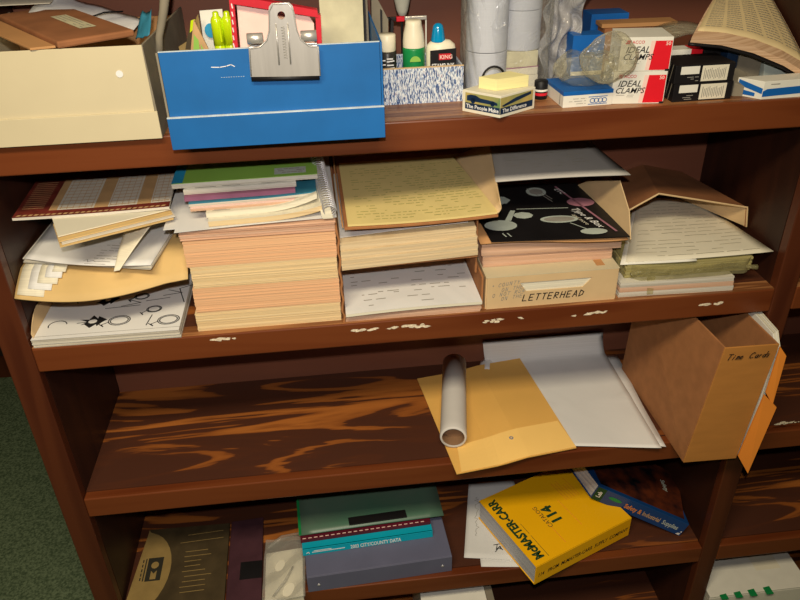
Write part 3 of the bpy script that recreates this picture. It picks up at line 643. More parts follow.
def clamp_box(FL, FR, z0, z1, lab):
    t = thing('clamp_box', lab, 'box', ((FL[0]+FR[0])/2, 40, z0), 'red and white boxes of paper clamps')
    obox(t, 'box_body', M['whitecard'], FL, FR, 62, z0, z1, bevel=.5)
    A_ = Vector((*FL, z0)); d = Vector((*FR, z0))-A_; L_ = d.length; h = z1-z0; fr = lambda l: frame(A_, d, (0, 0, 1), l)
    rd = polys(t, 'red_panel', fr(.35), [[(L_*.60, 1.5), (L_*.985, 1.5), (L_*.985, h-5), (L_*.66, h-5)]], M['redbox'])
    polys(t, 'pink_fade', fr(.3), [[(L_*.52, 1.5), (L_*.60, 1.5), (L_*.66, h-5), (L_*.58, h-5)]], M['pinkpaper'])
    polys(t, 'red_logo', fr(.4), [[(6, h-9), (12, h-9), (14, h-4), (8, h-4)]], M['redink'])
    text(t, 'printed_text', 'ACCO', frame(A_+d.normalized()*15+Vector((0, 0, h-8.5)), d, (0, 0, 1), .5), 6, M['redink'], bold=.01)
    text(t, 'printed_text', 'IDEAL', frame(A_+d.normalized()*7+Vector((0, 0, h-21)), d, (0, 0, 1), .5), 12.5, M['blackink'], shear=.3, bold=.008)
    text(t, 'printed_text', 'CLAMPS', frame(A_+d.normalized()*4+Vector((0, 0, h-30.5)), d, (0, 0, 1), .6), 11.5, M['blackink'], shear=.3, bold=.008)
    strokes(t, 'fine_print', fr(.4), rows(None, 6, L_*.42, h-37, h-32, 2, 1), .6, M['greyink'])
    text(rd, 'printed_text', '50', frame(A_+d.normalized()*(L_*.86)+Vector((0, 0, h-11)), d, (0, 0, 1), .8), 7, M['pinkpaper'], bold=.02)
    strokes(t, 'dark_corner', fr(.5), [[(L_*.93, 1.5), (L_-1, 1.5)]], 3, M['blackink'])
clamp_box((897, 24), (972, 14), ZA, ZA+46, 'lower white and red box lettered IDEAL CLAMPS, on the top shelf')
clamp_box((902, 24), (973, 14), ZA+46.4, ZA+93, 'upper white and red box lettered IDEAL CLAMPS, stacked on its twin')
def pin_box(z0, x, lab):
    t = thing('black_carton', lab, 'box', (1030, 40, z0), 'black cartons with white labels')
    A_ = Vector((984+x, 15, z0)); d = Vector((90, 2, 0)); L_ = 90; fr = lambda l: frame(A_, d, (0, 0, 1), l)
    obox(t, 'box_body', M['black'], (984+x, 15), (1074+x, 17), 60, z0, z0+26, bevel=.5)
    polys(t, 'white_label', fr(.35), [[(8, 13), (36, 13), (36, 24), (8, 24)]], M['whitecard'])
    bl = polys(t, 'barcode_label', fr(.35), [[(40, 2), (80, 2), (80, 24), (40, 24)]], M['offwhite'])
    strokes(bl, 'bar_pattern', fr(.6), [[(44+i*2.6, 5+(i % 3)), (44+i*2.6, 20-(i*7 % 4))] for i in range(13)], 1.1, M['greyink'])
    strokes(t, 'fine_print', fr(.4), rows(None, 7, 36, 2, 10, 3, 1), .9, M['greyink'])
    strokes(t, 'side_stripe', frame((984+x, 75, z0), (0, -1, 0), (0, 0, 1), .5), [[(6+i*10, 1), (12+i*10, 25)] for i in range(5)], 2, M['greycard'])
pin_box(ZA, 2, 'lower black carton with white labels, right of the red and white boxes'); pin_box(ZA+26.4, 0, 'upper black carton with white labels, stacked on the other black one')
t = thing('staple_box', 'long white carton with a red end behind the black cartons', 'box', (1025, 100, ZA))
MB().box(985, 1042, 92, 118, ZA, 384).build('box_body', M['whitecard'], t, bevel=.5)
MB().box(1042.2, 1060, 92, 118, ZA, 384).build('red_end', M['redbox'], t, bevel=.5)
o = MB().grid(lambda u, v: (980+110*u, 100+60*v, 386+20*math.sin(u*2.6)+6*v), 14, 3, 2).build('clear_strip', M['bagfilm'], smooth=True); props(o, 'curved clear plastic strip arching over the white carton with a red end', 'strip')
o = MB().box(1064, 1092, 96, 140, ZA, 388).build('dark_carton', M['black'], bevel=.8); props(o, 'narrow black carton behind the stacked black cartons', 'box')
t = thing('grey_carton', 'small grey carton with a dark stripe, under the open book', 'box', (1118, 90, ZA))
MB().box(1094, 1112, 80, 130, ZA, 384).build('dark_stripe', M['navy'], t, bevel=.5)
MB().box(1112.3, 1150, 78, 130, ZA, 380).build('box_body', M['greycard'], t, bevel=.5)
o = MB().hexa([(1084, 28, ZA), (1098, 24, ZA), (1112, 60, ZA), (1090, 66, ZA), (1084, 28, 348), (1098, 24, 343), (1120, 60, 352), (1088, 66, 366)]).build('paper_scrap', M['greycard'], bevel=.5); props(o, 'folded grey card flap between the black cartons and the blue striped box', 'card')
o = MB().hexa([(1153, 66, ZA), (1212, 60, ZA), (1214, 90, ZA), (1153, 96, ZA), (1153, 76, 368), (1212, 70, 364), (1214, 92, 364), (1153, 98, 368)]).build('pale_envelope_bundle', M['mirror'], bevel=.5); props(o, 'pale grey bundle standing between the open book and the blue striped box', 'papers')
t = thing('bandage_box', 'flat white box with blue stripes at the right end of the top shelf', 'box', (1150, 20, ZA))
bb = MB().hexa([(1116, 4, ZA), (1212, 8, ZA), (1212, 40, ZA), (1092, 34, ZA), (1116, 4, ZA+26), (1212, 8, ZA+26), (1212, 40, ZA+26), (1092, 34, ZA+26)]).build('box_body', M['whitecard'], t, bevel=.5)
fr = frame((1116, 4, ZA), (96, 4, 0), (0, 0, 1), .4)
polys(bb, 'blue_stripe', fr, [[(0, 4), (70, 6), (92, 12), (70, 17), (6, 15), (0, 12)]], M['bluecard'])
strokes(bb, 'fine_print', fr, rows(None, 8, 88, 19, 24, 1, 1), 1.4, M['greyink'])
fr = frame((1092, 34, ZA), (24, -30, 0), (0, 0, 1), .5)
polys(bb, 'blue_stripe', fr, [[(2, 16), (38, 8), (38, 16), (2, 24)], [(8, 3), (28, 3), (28, 8), (8, 10)]], M['bluecard'])
# open book
t = thing('open_book', 'thick open book with yellowed three-column pages draped over the boxes at right', 'book', (1120, 100, 392))
def bk(u, v, dz=0):
    f = [Vector((1014, 44, 413)), Vector((1062, 42, 407)), Vector((1112, 40, 394)), Vector((1162, 38, 374)), Vector((1214, 38, 346))]
    k = min(int(u*4), 3); a = u*4-k; F = f[k].lerp(f[k+1], a)
    Bk = Vector((1146+u*72, 232+60*u, 446+30*u))
    return F.lerp(Bk, v)+Vector((0, 0, 9*math.sin(v*math.pi)*.6+dz))
pg = MB().grid(lambda u, v: bk(u, v, 0), 16, 14, 8, (-.05, .25, -1)).build('page_block', M['bookpink'], t, smooth=False)
MB().grid(lambda u, v: bk(.02+.97*u, .09+.9*v, .5), 16, 14, .4).build('top_page', M['bookpage'], t, smooth=True)
MB().grid(lambda u, v: bk(u, v*.99, -9.5)+Vector((-3, 2, 0)), 16, 14, 3).build('cover', M['black'], t, smooth=True)
mb = MB()
for cidx in range(5):
    u0 = .07+.19*cidx
    for i in range(30):
        v = .16+i*.027; uu = u0; 
        while uu < u0+.15:
            l = random.uniform(.02, .05); l = min(l, u0+.155-uu); a, b = bk(uu, v, 1.3), bk(uu+l, v, 1.3); c, d = bk(uu+l, v+.006, 1.3), bk(uu, v+.006, 1.3)
            mb.add([a, b, c, d], [(0, 1, 2, 3)]); uu += l+.006
mb.build('printed_text', M['greyink'], t, recalc=False)

# ================================================================== SECOND SHELF (z 0)
Z0 = .4
# --- cardboard sorters
s1 = thing('cardboard_sorter', 'brown corrugated sorter behind the leftmost papers, under the striped calendar card', 'sorter', (115, 160, Z0))
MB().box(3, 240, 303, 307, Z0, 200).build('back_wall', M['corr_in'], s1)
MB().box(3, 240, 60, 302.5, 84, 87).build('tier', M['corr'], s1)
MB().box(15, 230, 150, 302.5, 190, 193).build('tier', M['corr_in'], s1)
s2 = thing('cardboard_sorter', 'brown corrugated sorter under the yellow-topped letter tray', 'sorter', (607, 160, Z0))
def wavy(x, th, z1, y0=6):
    pts = []
    n = 16
    for i in range(n+1): pts.append((x+1.6*math.sin(i*1.9)+random.uniform(-.7, .7), y0+random.uniform(-1, 1), Z0+(z1-Z0)*i/n))
    mb = MB()
    for i in range(n):
        a, b = pts[i], pts[i+1]
        mb.hexa([(a[0], a[1], a[2]), (a[0]+th, a[1], a[2]), (x+th, 302, a[2]), (x, 302, a[2]), (b[0], b[1], b[2]), (b[0]+th, b[1], b[2]), (x+th, 302, b[2]), (x, 302, b[2])])
    return mb
wavy(486.5, 3, 168).build('side_wall', M['corr'], s2)
MB().box(714.5, 717.5, 14, 302, Z0, 60).box(706.5, 709, 30, 302, 60.2, 166).build('side_wall', M['corr'], s2)
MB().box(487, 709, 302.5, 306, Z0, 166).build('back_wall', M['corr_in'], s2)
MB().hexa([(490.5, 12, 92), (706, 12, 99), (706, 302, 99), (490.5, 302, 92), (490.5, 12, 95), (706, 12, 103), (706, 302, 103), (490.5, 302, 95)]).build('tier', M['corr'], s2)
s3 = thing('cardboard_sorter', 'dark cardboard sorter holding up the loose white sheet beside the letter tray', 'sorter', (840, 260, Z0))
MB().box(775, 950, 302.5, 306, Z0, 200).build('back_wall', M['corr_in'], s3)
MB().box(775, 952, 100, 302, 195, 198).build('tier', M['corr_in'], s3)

# --- column 1
t = thing('paper_stack', 'white paper stack printed with black jewellery-like ring sketches, lowest at the left', 'paper stack', (120, 140, Z0))
ream('sheets', 0, 0, M['stackwhite'], (3, 3), (229, 0), (229, 282), (3, 285), Z0, 15, 9, t, jit=1.2, rot=.004)
MB().grid(quadfn((3, 2, 16.2), (229, -1, 16.2), (229, 282, 16.2), (3, 285, 16.2)), 2, 2, .5).build('top_sheet', M['white'], t)
fr = frame((3, 2, 16.2), (232, -3, 0), (0, 1, 0), .3)
sk = []
def sketch(cx, cy, s_): return [circ(cx, cy, 17*s_, 14*s_, 18), circ(cx, cy, 14*s_, 11*s_, 18), [(cx-17*s_, cy-4), (cx-26*s_, cy-10), (cx-22*s_, cy-16), (cx-30*s_, cy-8)]]
sk += [circ(30, 38, 14, 13, 14, .2, 3.6), circ(56, 112, 14, 14, 14, .4, 3.8)]
for cx, cy in ((126, 40), (205, 32)): sk += sketch(cx, cy, 1.0)
for cx, cy in ((148, 112), (176, 68)): sk += sketch(cx, cy, .7)
sk += [[(120, 84), (150, 92), (128, 104), (150, 120)], [(95, 80), (150, 84)], [(60, 40), (82, 42)], [(184, 110), (214, 116), (190, 128)], [(222, 84), (208, 130), (228, 140)], [(176, 50), (172, 20)], [(158, 96), (196, 102)]]
for q_ in sk: strokes(t, 'line_drawing', fr, [q_], 1.7, M['blackink'])
def blob(cx, cy, r):
    return [(cx+r*(1+.5*math.sin(i*2.4))*math.cos(i*.449)*1.25, cy+r*(1+.4*math.cos(i*3.1))*math.sin(i*.449)) for i in range(14)]
bb_ = polys(t, 'ink_drawing', fr, [blob(85, 42, 14), blob(92, 108, 14)], M['blackink'])
polys(bb_, 'ink_gap', frame((3, 2, 16.2), (232, -3, 0), (0, 1, 0), .6), [circ(84, 42, 7, 6, 10), circ(93, 108, 5, 5, 10)], M['white'])
strokes(t, 'border_line', fr, [[(2, 8), (228, 9)]], .9, M['greyink'])
MB().grid(lambda u, v: (6-4*u*math.sin(v*3.0)-1*u, 6+115*v, 17+26*u*math.sin(v*2.6+.3)), 6, 10, 1.2).build('curled_folder', M['tan'], t, smooth=True, label='tan folder corner curling up at the left')
t = thing('manila_folder', 'open manila folder of white papers with a bowed front edge, above the ring sketches', 'folder', (120, 140, 88))
def fold(u, v, dz=0):
    x = 1+u*254+v*(-0-8*u); y = (2-22*math.sin(min(1, u*1.15)*math.pi)*.9+12*u)+v*(275-10*u)
    z = 93+24*min(1, v/.18)**.8+u*(5+6*v)-7*math.sin(u*math.pi)
    return Vector((x, y, z+dz))
MB().grid(fold, 22, 22, 2.2).build('cover', M['manila'], t, smooth=True)
for i in range(5):
    MB().grid(lambda u, v, i=i: fold(.015+.05*i+.012*math.sin(i)+u*(.16-.02*i), .015+.035*i+v*.9)+Vector((0, 0, 1.2+i*1.2)), 3, 16, .6).build('inner_sheet', M['white'] if i % 2 else M['offwhite'], t, smooth=True)
t = thing('paper_stack', 'loose white sheets with small print lying askew on the manila folder', 'paper stack', (110, 150, 122))
q = [(4, 62), (205, 6), (236, 250), (20, 296)]
stack(MB(), *[Vector(p) for p in q], 121.5, 6, 5, jit=3, rot=.02).build('sheets', M['stackwhite'], t)
def ts(u, v, dz=0):
    FL, FR, BR, BL = [Vector((*p, 0)) for p in ((6, 62), (206, 8), (236, 250), (20, 296))]
    p = lerp(lerp(FL, FR, u), lerp(BL, BR, u), v)
    return Vector((p.x, p.y-16*math.sin(u*3.14)*(1-v), 128.4+3*math.sin(u*3)*(1-v)+dz))
MB().grid(ts, 16, 12, .6).build('top_sheet', M['white'], t, smooth=True)
fr = frame((95, 40, 131.6), (1, -.26, 0), (.26, 1, 0), .3)
strokes(t, 'printed_text', fr, rows(None, 20, 62, 0, 60, 7, 1), 1.3, M['greyink'])
strokes(t, 'signature', fr, [[(10, -6), (14, -1), (18, -8), (24, -3), (30, -7), (40, -4), (52, -5)], [(16, -14), (48, -13)]], 1.0, M['greyink'])
o = MB().grid(lambda u, v: lerp(lerp((156, -7, 131), (164, -5, 131), u), lerp((164, 92, 162), (236, 104, 190), u), v)+Vector((0, 0, 5*math.sin(v*3.14))), 8, 14, .8).build('hanging_leaf', M['offwhite'], smooth=True)
props(o, 'long cream leaf drooping to a point over the white sheets, under the striped card', 'paper')
strokes(o, 'printed_text', frame((168, 40, 156), (.95, .1, .2), (.2, .8, .45), 1.5), rows(None, 6, 26, 8, 50, 7, 1, lo=2, hi=6), .9, M['greyink'])
t = thing('reply_cards', 'fan of cream and pale blue cards under the striped calendar card', 'cards', (165, 50, 186))
for i, (m, dx, dy, z) in enumerate((('manila', 2, 0, 186), ('stripecard', 4, 4, 188.4), ('manila', 0, 8, 190.8), ('offwhite', -4, 18, 194))):
    MB().hexa([(98+dx, -30+dy, z), (244+dx, 40+dy, z), (212+dx, 120+dy, z), (66+dx, 50+dy, z), (98+dx, -30+dy, z+1.6), (244+dx, 40+dy, z+1.6), (212+dx, 120+dy, z+1.6), (66+dx, 50+dy, z+1.6)]).build('card', M[m], t)
t = thing('calendar_card', 'striped tan and white calendar card with a red-brown printed border, upper left', 'card', (120, 125, 199))
cal = quadfn((12, 52, 200), (240, 52, 202), (232, 192, 202), (4, 196, 200))
MB().grid(lambda u, v: cal(u, v)+Vector((0, 0, -1.5*math.sin(u*3.1)-0*v)), 10, 6, 4).build('card_body', M['stripecard'], t)
calp = lambda u, v, dz=.5: cal(u, v)+Vector((0, 0, -1.5*math.sin(u*3.1)+dz))
def calpatch(nm, u0, u1, v0, v1, m, dz): return MB().grid(lambda u, v: calp(u0+(u1-u0)*u, v0+(v1-v0)*v, dz), 10, 3, .3).build(nm, m, t)
calpatch('printed_border', 0, 1, 0, .14, M['brownprint'], .6); calpatch('printed_panel', 0, .21, .14, 1, M['brownprint'], .6)
for u0, u1 in ((.21, .26), (.50, .59), (.78, .87)): calpatch('tan_stripe', u0, u1, .14, 1, M['tanprint'], .6)
mb = MB()
for i in range(9):
    v = .18+i*.09
    for u0, u1 in ((.27, .49), (.60, .77), (.88, .99)):
        mb.add([calp(u0, v, .8), calp(u1, v, .8), calp(u1, v+.012, .8), calp(u0, v+.012, .8)], [(0, 1, 2, 3)])
    mb2 = mb
for k in range(18):
    u = .28+k*.04
    if .49 < u < .60 or .77 < u < .88: continue
    mb.add([calp(u, .16, .8), calp(u+.003, .16, .8), calp(u+.003, .98, .8), calp(u, .98, .8)], [(0, 1, 2, 3)])
mb.build('grid_lines', M['tanprint'], t, recalc=False)
mb = MB()
for i in range(26):
    u = .02+i*.037; mb.add([calp(u, .015, 1.1), calp(u+.024, .015, 1.1), calp(u+.034, .05, 1.1), calp(u+.01, .05, 1.1)], [(0, 1, 2, 3)])
mb.build('printed_pattern', M['tanprint'], t, recalc=False); mb = MB()
for i in range(14):
    v = .2+i*.055; mb.add([calp(.03, v, 1.1), calp(.17, v, 1.1), calp(.17, v+.012, 1.1), calp(.03, v+.012, 1.1)], [(0, 1, 2, 3)])
mb.build('printed_pattern', M['tanprint'], t, recalc=False)

# --- column 2: tall stack of pads
zz = Z0
for h, m, x0, x1, lab, n in ((34, 'cream', 255, 484, 'cream pad at the very bottom of the tall peach paper pile', 16), (44, 'peach', 258, 485, 'thick peach pad second from the bottom of the tall pile', 12),
                             (38, 'cream', 261, 484, 'yellowish cream pad in the middle of the tall peach pile', 18), (44, 'peach', 257, 485, 'peach pad directly under the rosy top sheets of the tall pile', 12), (17, 'rosy', 255, 485, 'rosy loose-edged paper on top of the tall peach pile', 10)):
    ream('paper_pad', lab, 'paper pad', M[m], (x0, 14), (x1, 14), (x1-1, 290), (x0, 292), zz, h-.5, n*2, group='pads in the tall peach pile', jit=.6 if m != 'rosy' else 1.4, rot=.002); zz += h
zz = Z0+177
t = thing('paper_sheets', 'two large white sheets lying on top of the tall peach paper pile', 'papers', (360, 150, zz))
MB().grid(crumple(quadfn((232, 20, zz+2), (470, 26, zz+2), (470, 285, zz+1.5), (228, 270, zz+1.5)), .5, 3), 6, 6, .8).build('lower_sheet', M['white'], t)
MB().grid(lambda u, v: quadfn((250, 6, zz+2.6), (489, 22, zz+2.6), (484, 298, zz+2.2), (245, 286, zz+2.2))(u, v)+Vector((0, 0, 1.2*math.sin(u*3))), 8, 6, .6).build('upper_sheet', M['white'], t)
zt = zz+4.6
def booklet(nm, lab, cat, mcov, x0, x1, y0, dep, z0, h, rot=.03, mp='stackwhite', curl=0, covt=.8):
    t = thing(nm, lab, cat, ((x0+x1)/2, y0+dep/2, z0), 'booklets on the tall peach pile')
    def f(zl):
        return lambda u, v: Vector((x0+(x1-x0)*u - rot*dep*v, y0+dep*v+rot*(x1-x0)*u, zl+curl*max(0, u-.5)**2*4*(1-.5*v)))
    MB().grid(f(z0+h-covt), 10, 4, h-covt).build('page_block', M[mp], t)
    c = MB().grid(f(z0+h), 10, 4, covt-.1).build('cover', M[mcov], t)
    return t, f(z0+h+.4), c
booklet('cream_booklet', 'lowest cream booklet on the tall pile, its right corner curling up', 'booklet', 'offwhite', 300, 468, 14, 110, zt, 9, .05, 'cream', 10)
t, f, c = booklet('cream_booklet', 'second cream booklet on the tall pile with a faint stamp', 'booklet', 'offwhite', 297, 462, 25, 100, zt+9.4, 8, .05, 'offwhite', 16)
strokes(c, 'printed_text', frame((306, 29, zt+17.4), (1, .05, 0), (-.05, 1, 0), .4), [[(0, 2), (26, 2)], [(3, 5), (20, 5)]], 1.4, M['greyink'])
booklet('pink_edged_booklet', 'thin pink-edged booklet just under the teal one on the tall pile', 'booklet', 'pinkpaper', 274, 440, 33, 100, zt+17.8, 5, .04, 'rosy')
booklet('teal_booklet', 'teal-covered booklet between the purple and the pink-edged ones', 'booklet', 'teal', 272, 462, 38, 104, zt+23.2, 6, .04, 'stackwhite', 3, 2)
t, f, c = booklet('purple_booklet', 'purple-covered booklet just under the white printed one', 'booklet', 'purple', 266, 430, 44, 100, zt+29.6, 7, .03, 'purple')
t, f, c = booklet('white_booklet', 'pinkish white booklet with printed lines just under the green one', 'booklet', 'whitecard', 265, 432, 52, 100, zt+37, 7, .03, 'stackwhite')
strokes(c, 'printed_text', frame((268, 54, zt+44), (1, .03, 0), (-.03, 1, 0), .4), [[(14, 4), (44, 5)], [(54, 5), (80, 5)], [(112, 4), (150, 5)], [(110, 8), (150, 8)]], 1.6, M['greyink'])
t, f, c = booklet('green_booklet', 'bright green booklet with a blue corner, topmost on the tall pile', 'booklet', 'green', 248, 465, 60, 110, zt+44.4, 8, .02, 'stackwhite')
polys(c, 'blue_corner', frame((248, 60, zt+52.4), (1, .02, 0), (-.02, 1, 0), .4), [[(0, 0), (16, 0), (16, 109), (0, 109)]], M['skyblue'])
polys(c, 'pale_label', frame((248, 60, zt+52.4), (1, .02, 0), (-.02, 1, 0), .4), [[(152, 8), (200, 8), (200, 34), (152, 34)]], M['mirror'])
strokes(c, 'printed_text', frame((248, 60, zt+52.4), (1, .02, 0), (-.02, 1, 0), .8), rows(None, 155, 197, 10, 32, 3, 1, lo=3, hi=8), 2.5, M['greyink'])
t = thing('spiral_notebook', 'wire-bound notebook edge with a shiny coil beside the booklets', 'notebook', (476, 110, zt))
MB().hexa([(468, 14, zt), (484, 14, zt), (476, 230, zt), (466, 230, zt), (466, 14, zt+8), (482, 14, zt+8), (468, 130, zt+50), (458, 130, zt+50)]).build('pages', M['offwhite'], t)
mb = MB(); pts = []
for i in range(24*10+1):
    a = i*2*math.pi/10; f = i/240
    pts.append((480-15*f+10*math.cos(a), 12+112*f, zt+12+42*f+9*math.sin(a)))
mb.tube(pts, 1.0, 5); mb.build('wire_coil', M['wire'], t, smooth=True)

# --- column 3
t = thing('paper_stack', 'white printed forms lying lowest in the corrugated sorter', 'paper stack', (600, 140, Z0))
ream('sheets', 0, 0, M['rosy'], (492, 6), (713, 6), (712, 290), (492, 290), Z0, 12, 6, t, jit=.8)
def cs(u, v, dz=0): return quadfn((492, -6, 22), (714, 2, 21), (712, 290, 18), (492, 290, 18))(u, v)+Vector((0, 0, 2.5*math.sin(u*3.14)*(1-v)+dz))
MB().grid(cs, 10, 10, 5).build('lower_sheets', M['offwhite'], t)
MB().grid(lambda u, v: cs(u, v, .4), 10, 10, .3).build('top_sheet', M['white'], t)
mb = MB()
for i, v in enumerate((.06, .12, .18, .2, .24, .3, .34, .4, .45)):
    u = .06
    while u < .9:
        l = random.uniform(.02, .1)
        if random.random() < .35: mb.add([cs(u, v, .5), cs(u+l, v, .5), cs(u+l, v+.008, .5), cs(u, v+.008, .5)], [(0, 1, 2, 3)])
        u += l+.03
mb.build('printed_text', M['greyink'], t, recalc=False)
z = 95.6
for h, m, lab, d in ((18, 'ream', 'lower yellowed ream with a brown edge, below the yellow-topped tray', 0), (14, 'ream', 'middle yellowed ream, below the yellow-topped tray', 2), (14, 'ream', 'upper yellowed ream, right under the yellow-topped tray', 5)):
    ream('paper_ream', lab, 'paper ream', M[m], (491, 6+d), (705-d*.5, 8+d), (705, 292), (491, 292), z, h-.3, 7, group='yellowed reams under the tray', jit=.4, rot=.001, tilt=9); z += h
o = MB().grid(lambda u, v: Vector((492+200*u, 24+265*v, 144+11*u+1.2*math.sin(u*3)*(1-v))), 8, 4, .6).build('paper_sheet', M['white']); props(o, 'single greyish white sheet on top of the yellowed reams', 'paper')
t = thing('letter_tray', 'tan cardboard letter tray filled with yellow printed sheets', 'tray', (615, 150, 168))
tf = quadfn((499, 4, 168), (734, 4, 172), (730, 302, 172), (496, 302, 168))
MB().grid(lambda u, v: tf(u, v)+Vector((0, 0, 1.5-3*math.sin(u*3.14)*(1-v))), 10, 4, 4).build('tray_base', M['corr'], t, bevel=.6)
MB().hexa([(496, 4, 170), (498, 4, 170), (495, 302, 170), (493, 302, 170), (495, 4, 180), (497, 4, 180), (492, 302, 196), (490, 302, 196)]).build('tray_wall', M['kraft'], t)
MB().hexa([(494, 300, 170), (732, 300, 174), (732, 302, 174), (494, 302, 170), (492, 303, 197), (720, 303, 200), (720, 305, 200), (492, 305, 197)]).build('tray_wall', M['kraft'], t)
MB().grid(lambda u, v: lerp(lerp((732, 4, 175), (704, 250, 176), u), lerp((735, 2, 192), (768, 236, 208), u), v)+Vector((3*math.sin(v*3.14), 0, 0)), 10, 6, 1.6, (1, 0, 0)).build('tray_flap', M['tan'], t, smooth=True, label='tan side flap leaning outward')
def ys(u, v, dz=0): return tf(u, v)+Vector((3-8*u*v, 2, 5.8-3*math.sin(u*3.14)*(1-v)+dz)) if True else None
MB().grid(lambda u, v: ys(.01+.975*u, .0+.86*v), 10, 8, 3.5).build('yellow_sheets', M['yellow_sheet'], t)
mb = MB()
for i in range(22):
    v = .04+i*.033; u = .08
    while u < .9:
        l = random.uniform(.01, .06); dens = .75 if (u > .45 and 4 < i < 17) else .4
        if i in (1, 2, 8): dens = .8
        if random.random() < dens: mb.add([ys(u, v, .5), ys(u+l, v, .5), ys(u+l, v+.006, .5), ys(u, v+.006, .5)], [(0, 1, 2, 3)])
        u += l+.012
mb.build('printed_text', M['yellowprint'], t, recalc=False)

# --- column 4
t = thing('letterhead_box', 'cream stationery box hand-lettered LETTERHEAD with a cutout front', 'box', (832, 150, Z0))
q = lambda x, z: (x, 12, z)
front = [q(723, Z0), q(941, Z0), q(941, 59), q(908, 59), q(894, 45), q(889, 31), q(780, 31), q(774, 38), q(767, 47), q(766, 59), q(723, 59)]
front = [(723, 59), (723, 0.4), (941, 0.4), (941, 59), (903, 46.5)]
fp = [(723, Z0), (941, Z0), (941, 59), (906, 59), (900, 47), (886, 32), (792, 30), (780, 36), (772, 50), (770, 59), (723, 59)]
fb = MB().prism([(x, 8, z_) for x, z_ in [(723, Z0), (941, Z0), (941, 58), (723, 58)]], (0, .01, 0)) if False else None
# front panel: frame pieces around the trapezoid window
win = [(777, 46), (789, 29), (884, 29), (899, 46)]
MB().prism([(723, 10, Z0), (941, 10, Z0), (941, 10, 29), (723, 10, 29)], (0, 2, 0)).prism([(723, 10, 29), (789, 10, 29), (777, 10, 46), (723, 10, 46)], (0, 2, 0)).prism([(884, 10, 29), (941, 10, 29), (941, 10, 46), (899, 10, 46)], (0, 2, 0)).prism([(723, 10, 46), (941, 10, 46), (941, 10, 59), (723, 10, 59)], (0, 2, 0)).build('front_wall', M['tan'], t)
MB().box(721, 723, 12, 288, Z0, 59).build('side_wall', M['tan'], t); MB().box(941, 943, 12, 288, Z0, 59).build('side_wall', M['tan'], t)
MB().box(721, 943, 288, 290, Z0, 59).build('back_wall', M['tan'], t)
MB().box(721, 943, 10, 290, 59.2, 60.4).build('lid', M['creambox'], t)
ream('letterhead_paper', 0, 0, M['offwhite'], (725, 12.6), (939, 12.6), (939, 284), (725, 284), Z0+.4, 46, 10, t, jit=.4, rot=.001)
MB().box(908, 922, 22, 80, 60.5, 61).build('tape_patch', M['kraft'], t)
F2 = {'L': [[(0, 1), (0, 0), (.6, 0)]], 'E': [[(.6, 1), (0, 1), (0, 0), (.6, 0)], [(0, .5), (.5, .5)]], 'T': [[(0, 1), (.7, 1)], [(.35, 1), (.3, 0)]], 'R': [[(0, 0), (.05, 1), (.55, .9), (.5, .55), (0, .5), (.6, 0)]],
      'H': [[(0, 0), (.05, 1)], [(.6, 0), (.62, 1)], [(0, .5), (.6, .52)]], 'A': [[(0, 0), (.35, 1), (.65, 0)], [(.12, .35), (.55, .35)]], 'D': [[(0, 0), (.05, 1), (.6, .7), (.55, .25), (0, 0)]],
      'm': [[(0, 0), (.05, .5), (.2, .55), (.25, 0)], [(.25, .45), (.4, .55), (.5, 0)]], 'i': [[(.1, 0), (.15, .5)], [(.18, .7), (.2, .74)]], 'e': [[(0, .28), (.35, .3), (.3, .52), (.08, .5), (0, .2), (.15, 0), (.4, .08)]],
      'C': [[(.6, .85), (.35, 1), (.05, .7), (0, .25), (.25, 0), (.6, .15)]], 'a': [[(.4, .5), (.1, .48), (0, .2), (.15, 0), (.38, .2), (.42, .5), (.42, 0)]], 'r': [[(.05, 0), (.08, .5)], [(.08, .35), (.3, .52)]], 'd': [[(.4, .45), (.1, .48), (0, .2), (.15, 0), (.38, .15), (.5, 1), (.42, 0)]],
      's': [[(.35, .48), (.1, .5), (.1, .3), (.32, .2), (.25, 0), (0, .05)]], 'O': [circ(.3, .5, .3, .5, 10)], 'U': [[(0, 1), (.05, .1), (.5, .1), (.55, 1)]], 'N': [[(0, 0), (.05, 1), (.5, 0), (.55, 1)]], 'Y': [[(0, 1), (.3, .5), (.6, 1)], [(.3, .5), (.25, 0)]], ' ': [], '*': [[(0, .6), (.4, .6)], [(.2, .8), (.2, .4)]]}
def hand(parent, nm, s_, fr, h, wd, m, sp=.85, slant=.25, ox=0, oy=0, rise=0):
    L_ = []; a = ox
    for ch in s_:
        g_ = F2.get(ch, [])
        for ln in g_: L_.append([(a+(x+slant*y_)*h*.9, oy+rise*(a-ox)+y_*h) for x, y_ in ln])
        a += h*(sp if ch.isupper() or ch == ' ' else sp*.68)
    return strokes(parent, nm, fr, L_, wd, m)
fr = frame((723, 10, Z0), (1, 0, 0), (0, 0, 1), .5)
hand(t, 'handwriting', 'LETTERHEAD', fr, 11.5, 1.7, M['blackink'], ox=60, oy=11, sp=.92, rise=.01)
for s_, ox, oy in (('* COUNTY', 8, 40), ('ON THE', 24, 32), ('O NOT RUN', 9, 22), ('ON THE', 24, 15)):
    hand(t, 'handwriting', s_, fr, 6.5, .8, M['greyink'], ox=ox, oy=oy, sp=.95, rise=.12)
ream('paper_ream', 'rosy paper ream lying directly on the letterhead box', 'paper ream', M['rosy'], (722, 44), (940, 42), (940, 286), (722, 288), 61, 23, 6, group='rosy reams on the letterhead box', jit=.6, rot=.002)
t = thing('cardboard_folder', 'tan cardboard folder with a flared right flap under the black leaflet', 'folder', (830, 150, 84.4))
ream('contents', 0, 0, M['rosy'], (718, 40), (950, 34), (950, 290), (718, 290), 84.4, 23, 6, t, jit=.5, rot=.002)
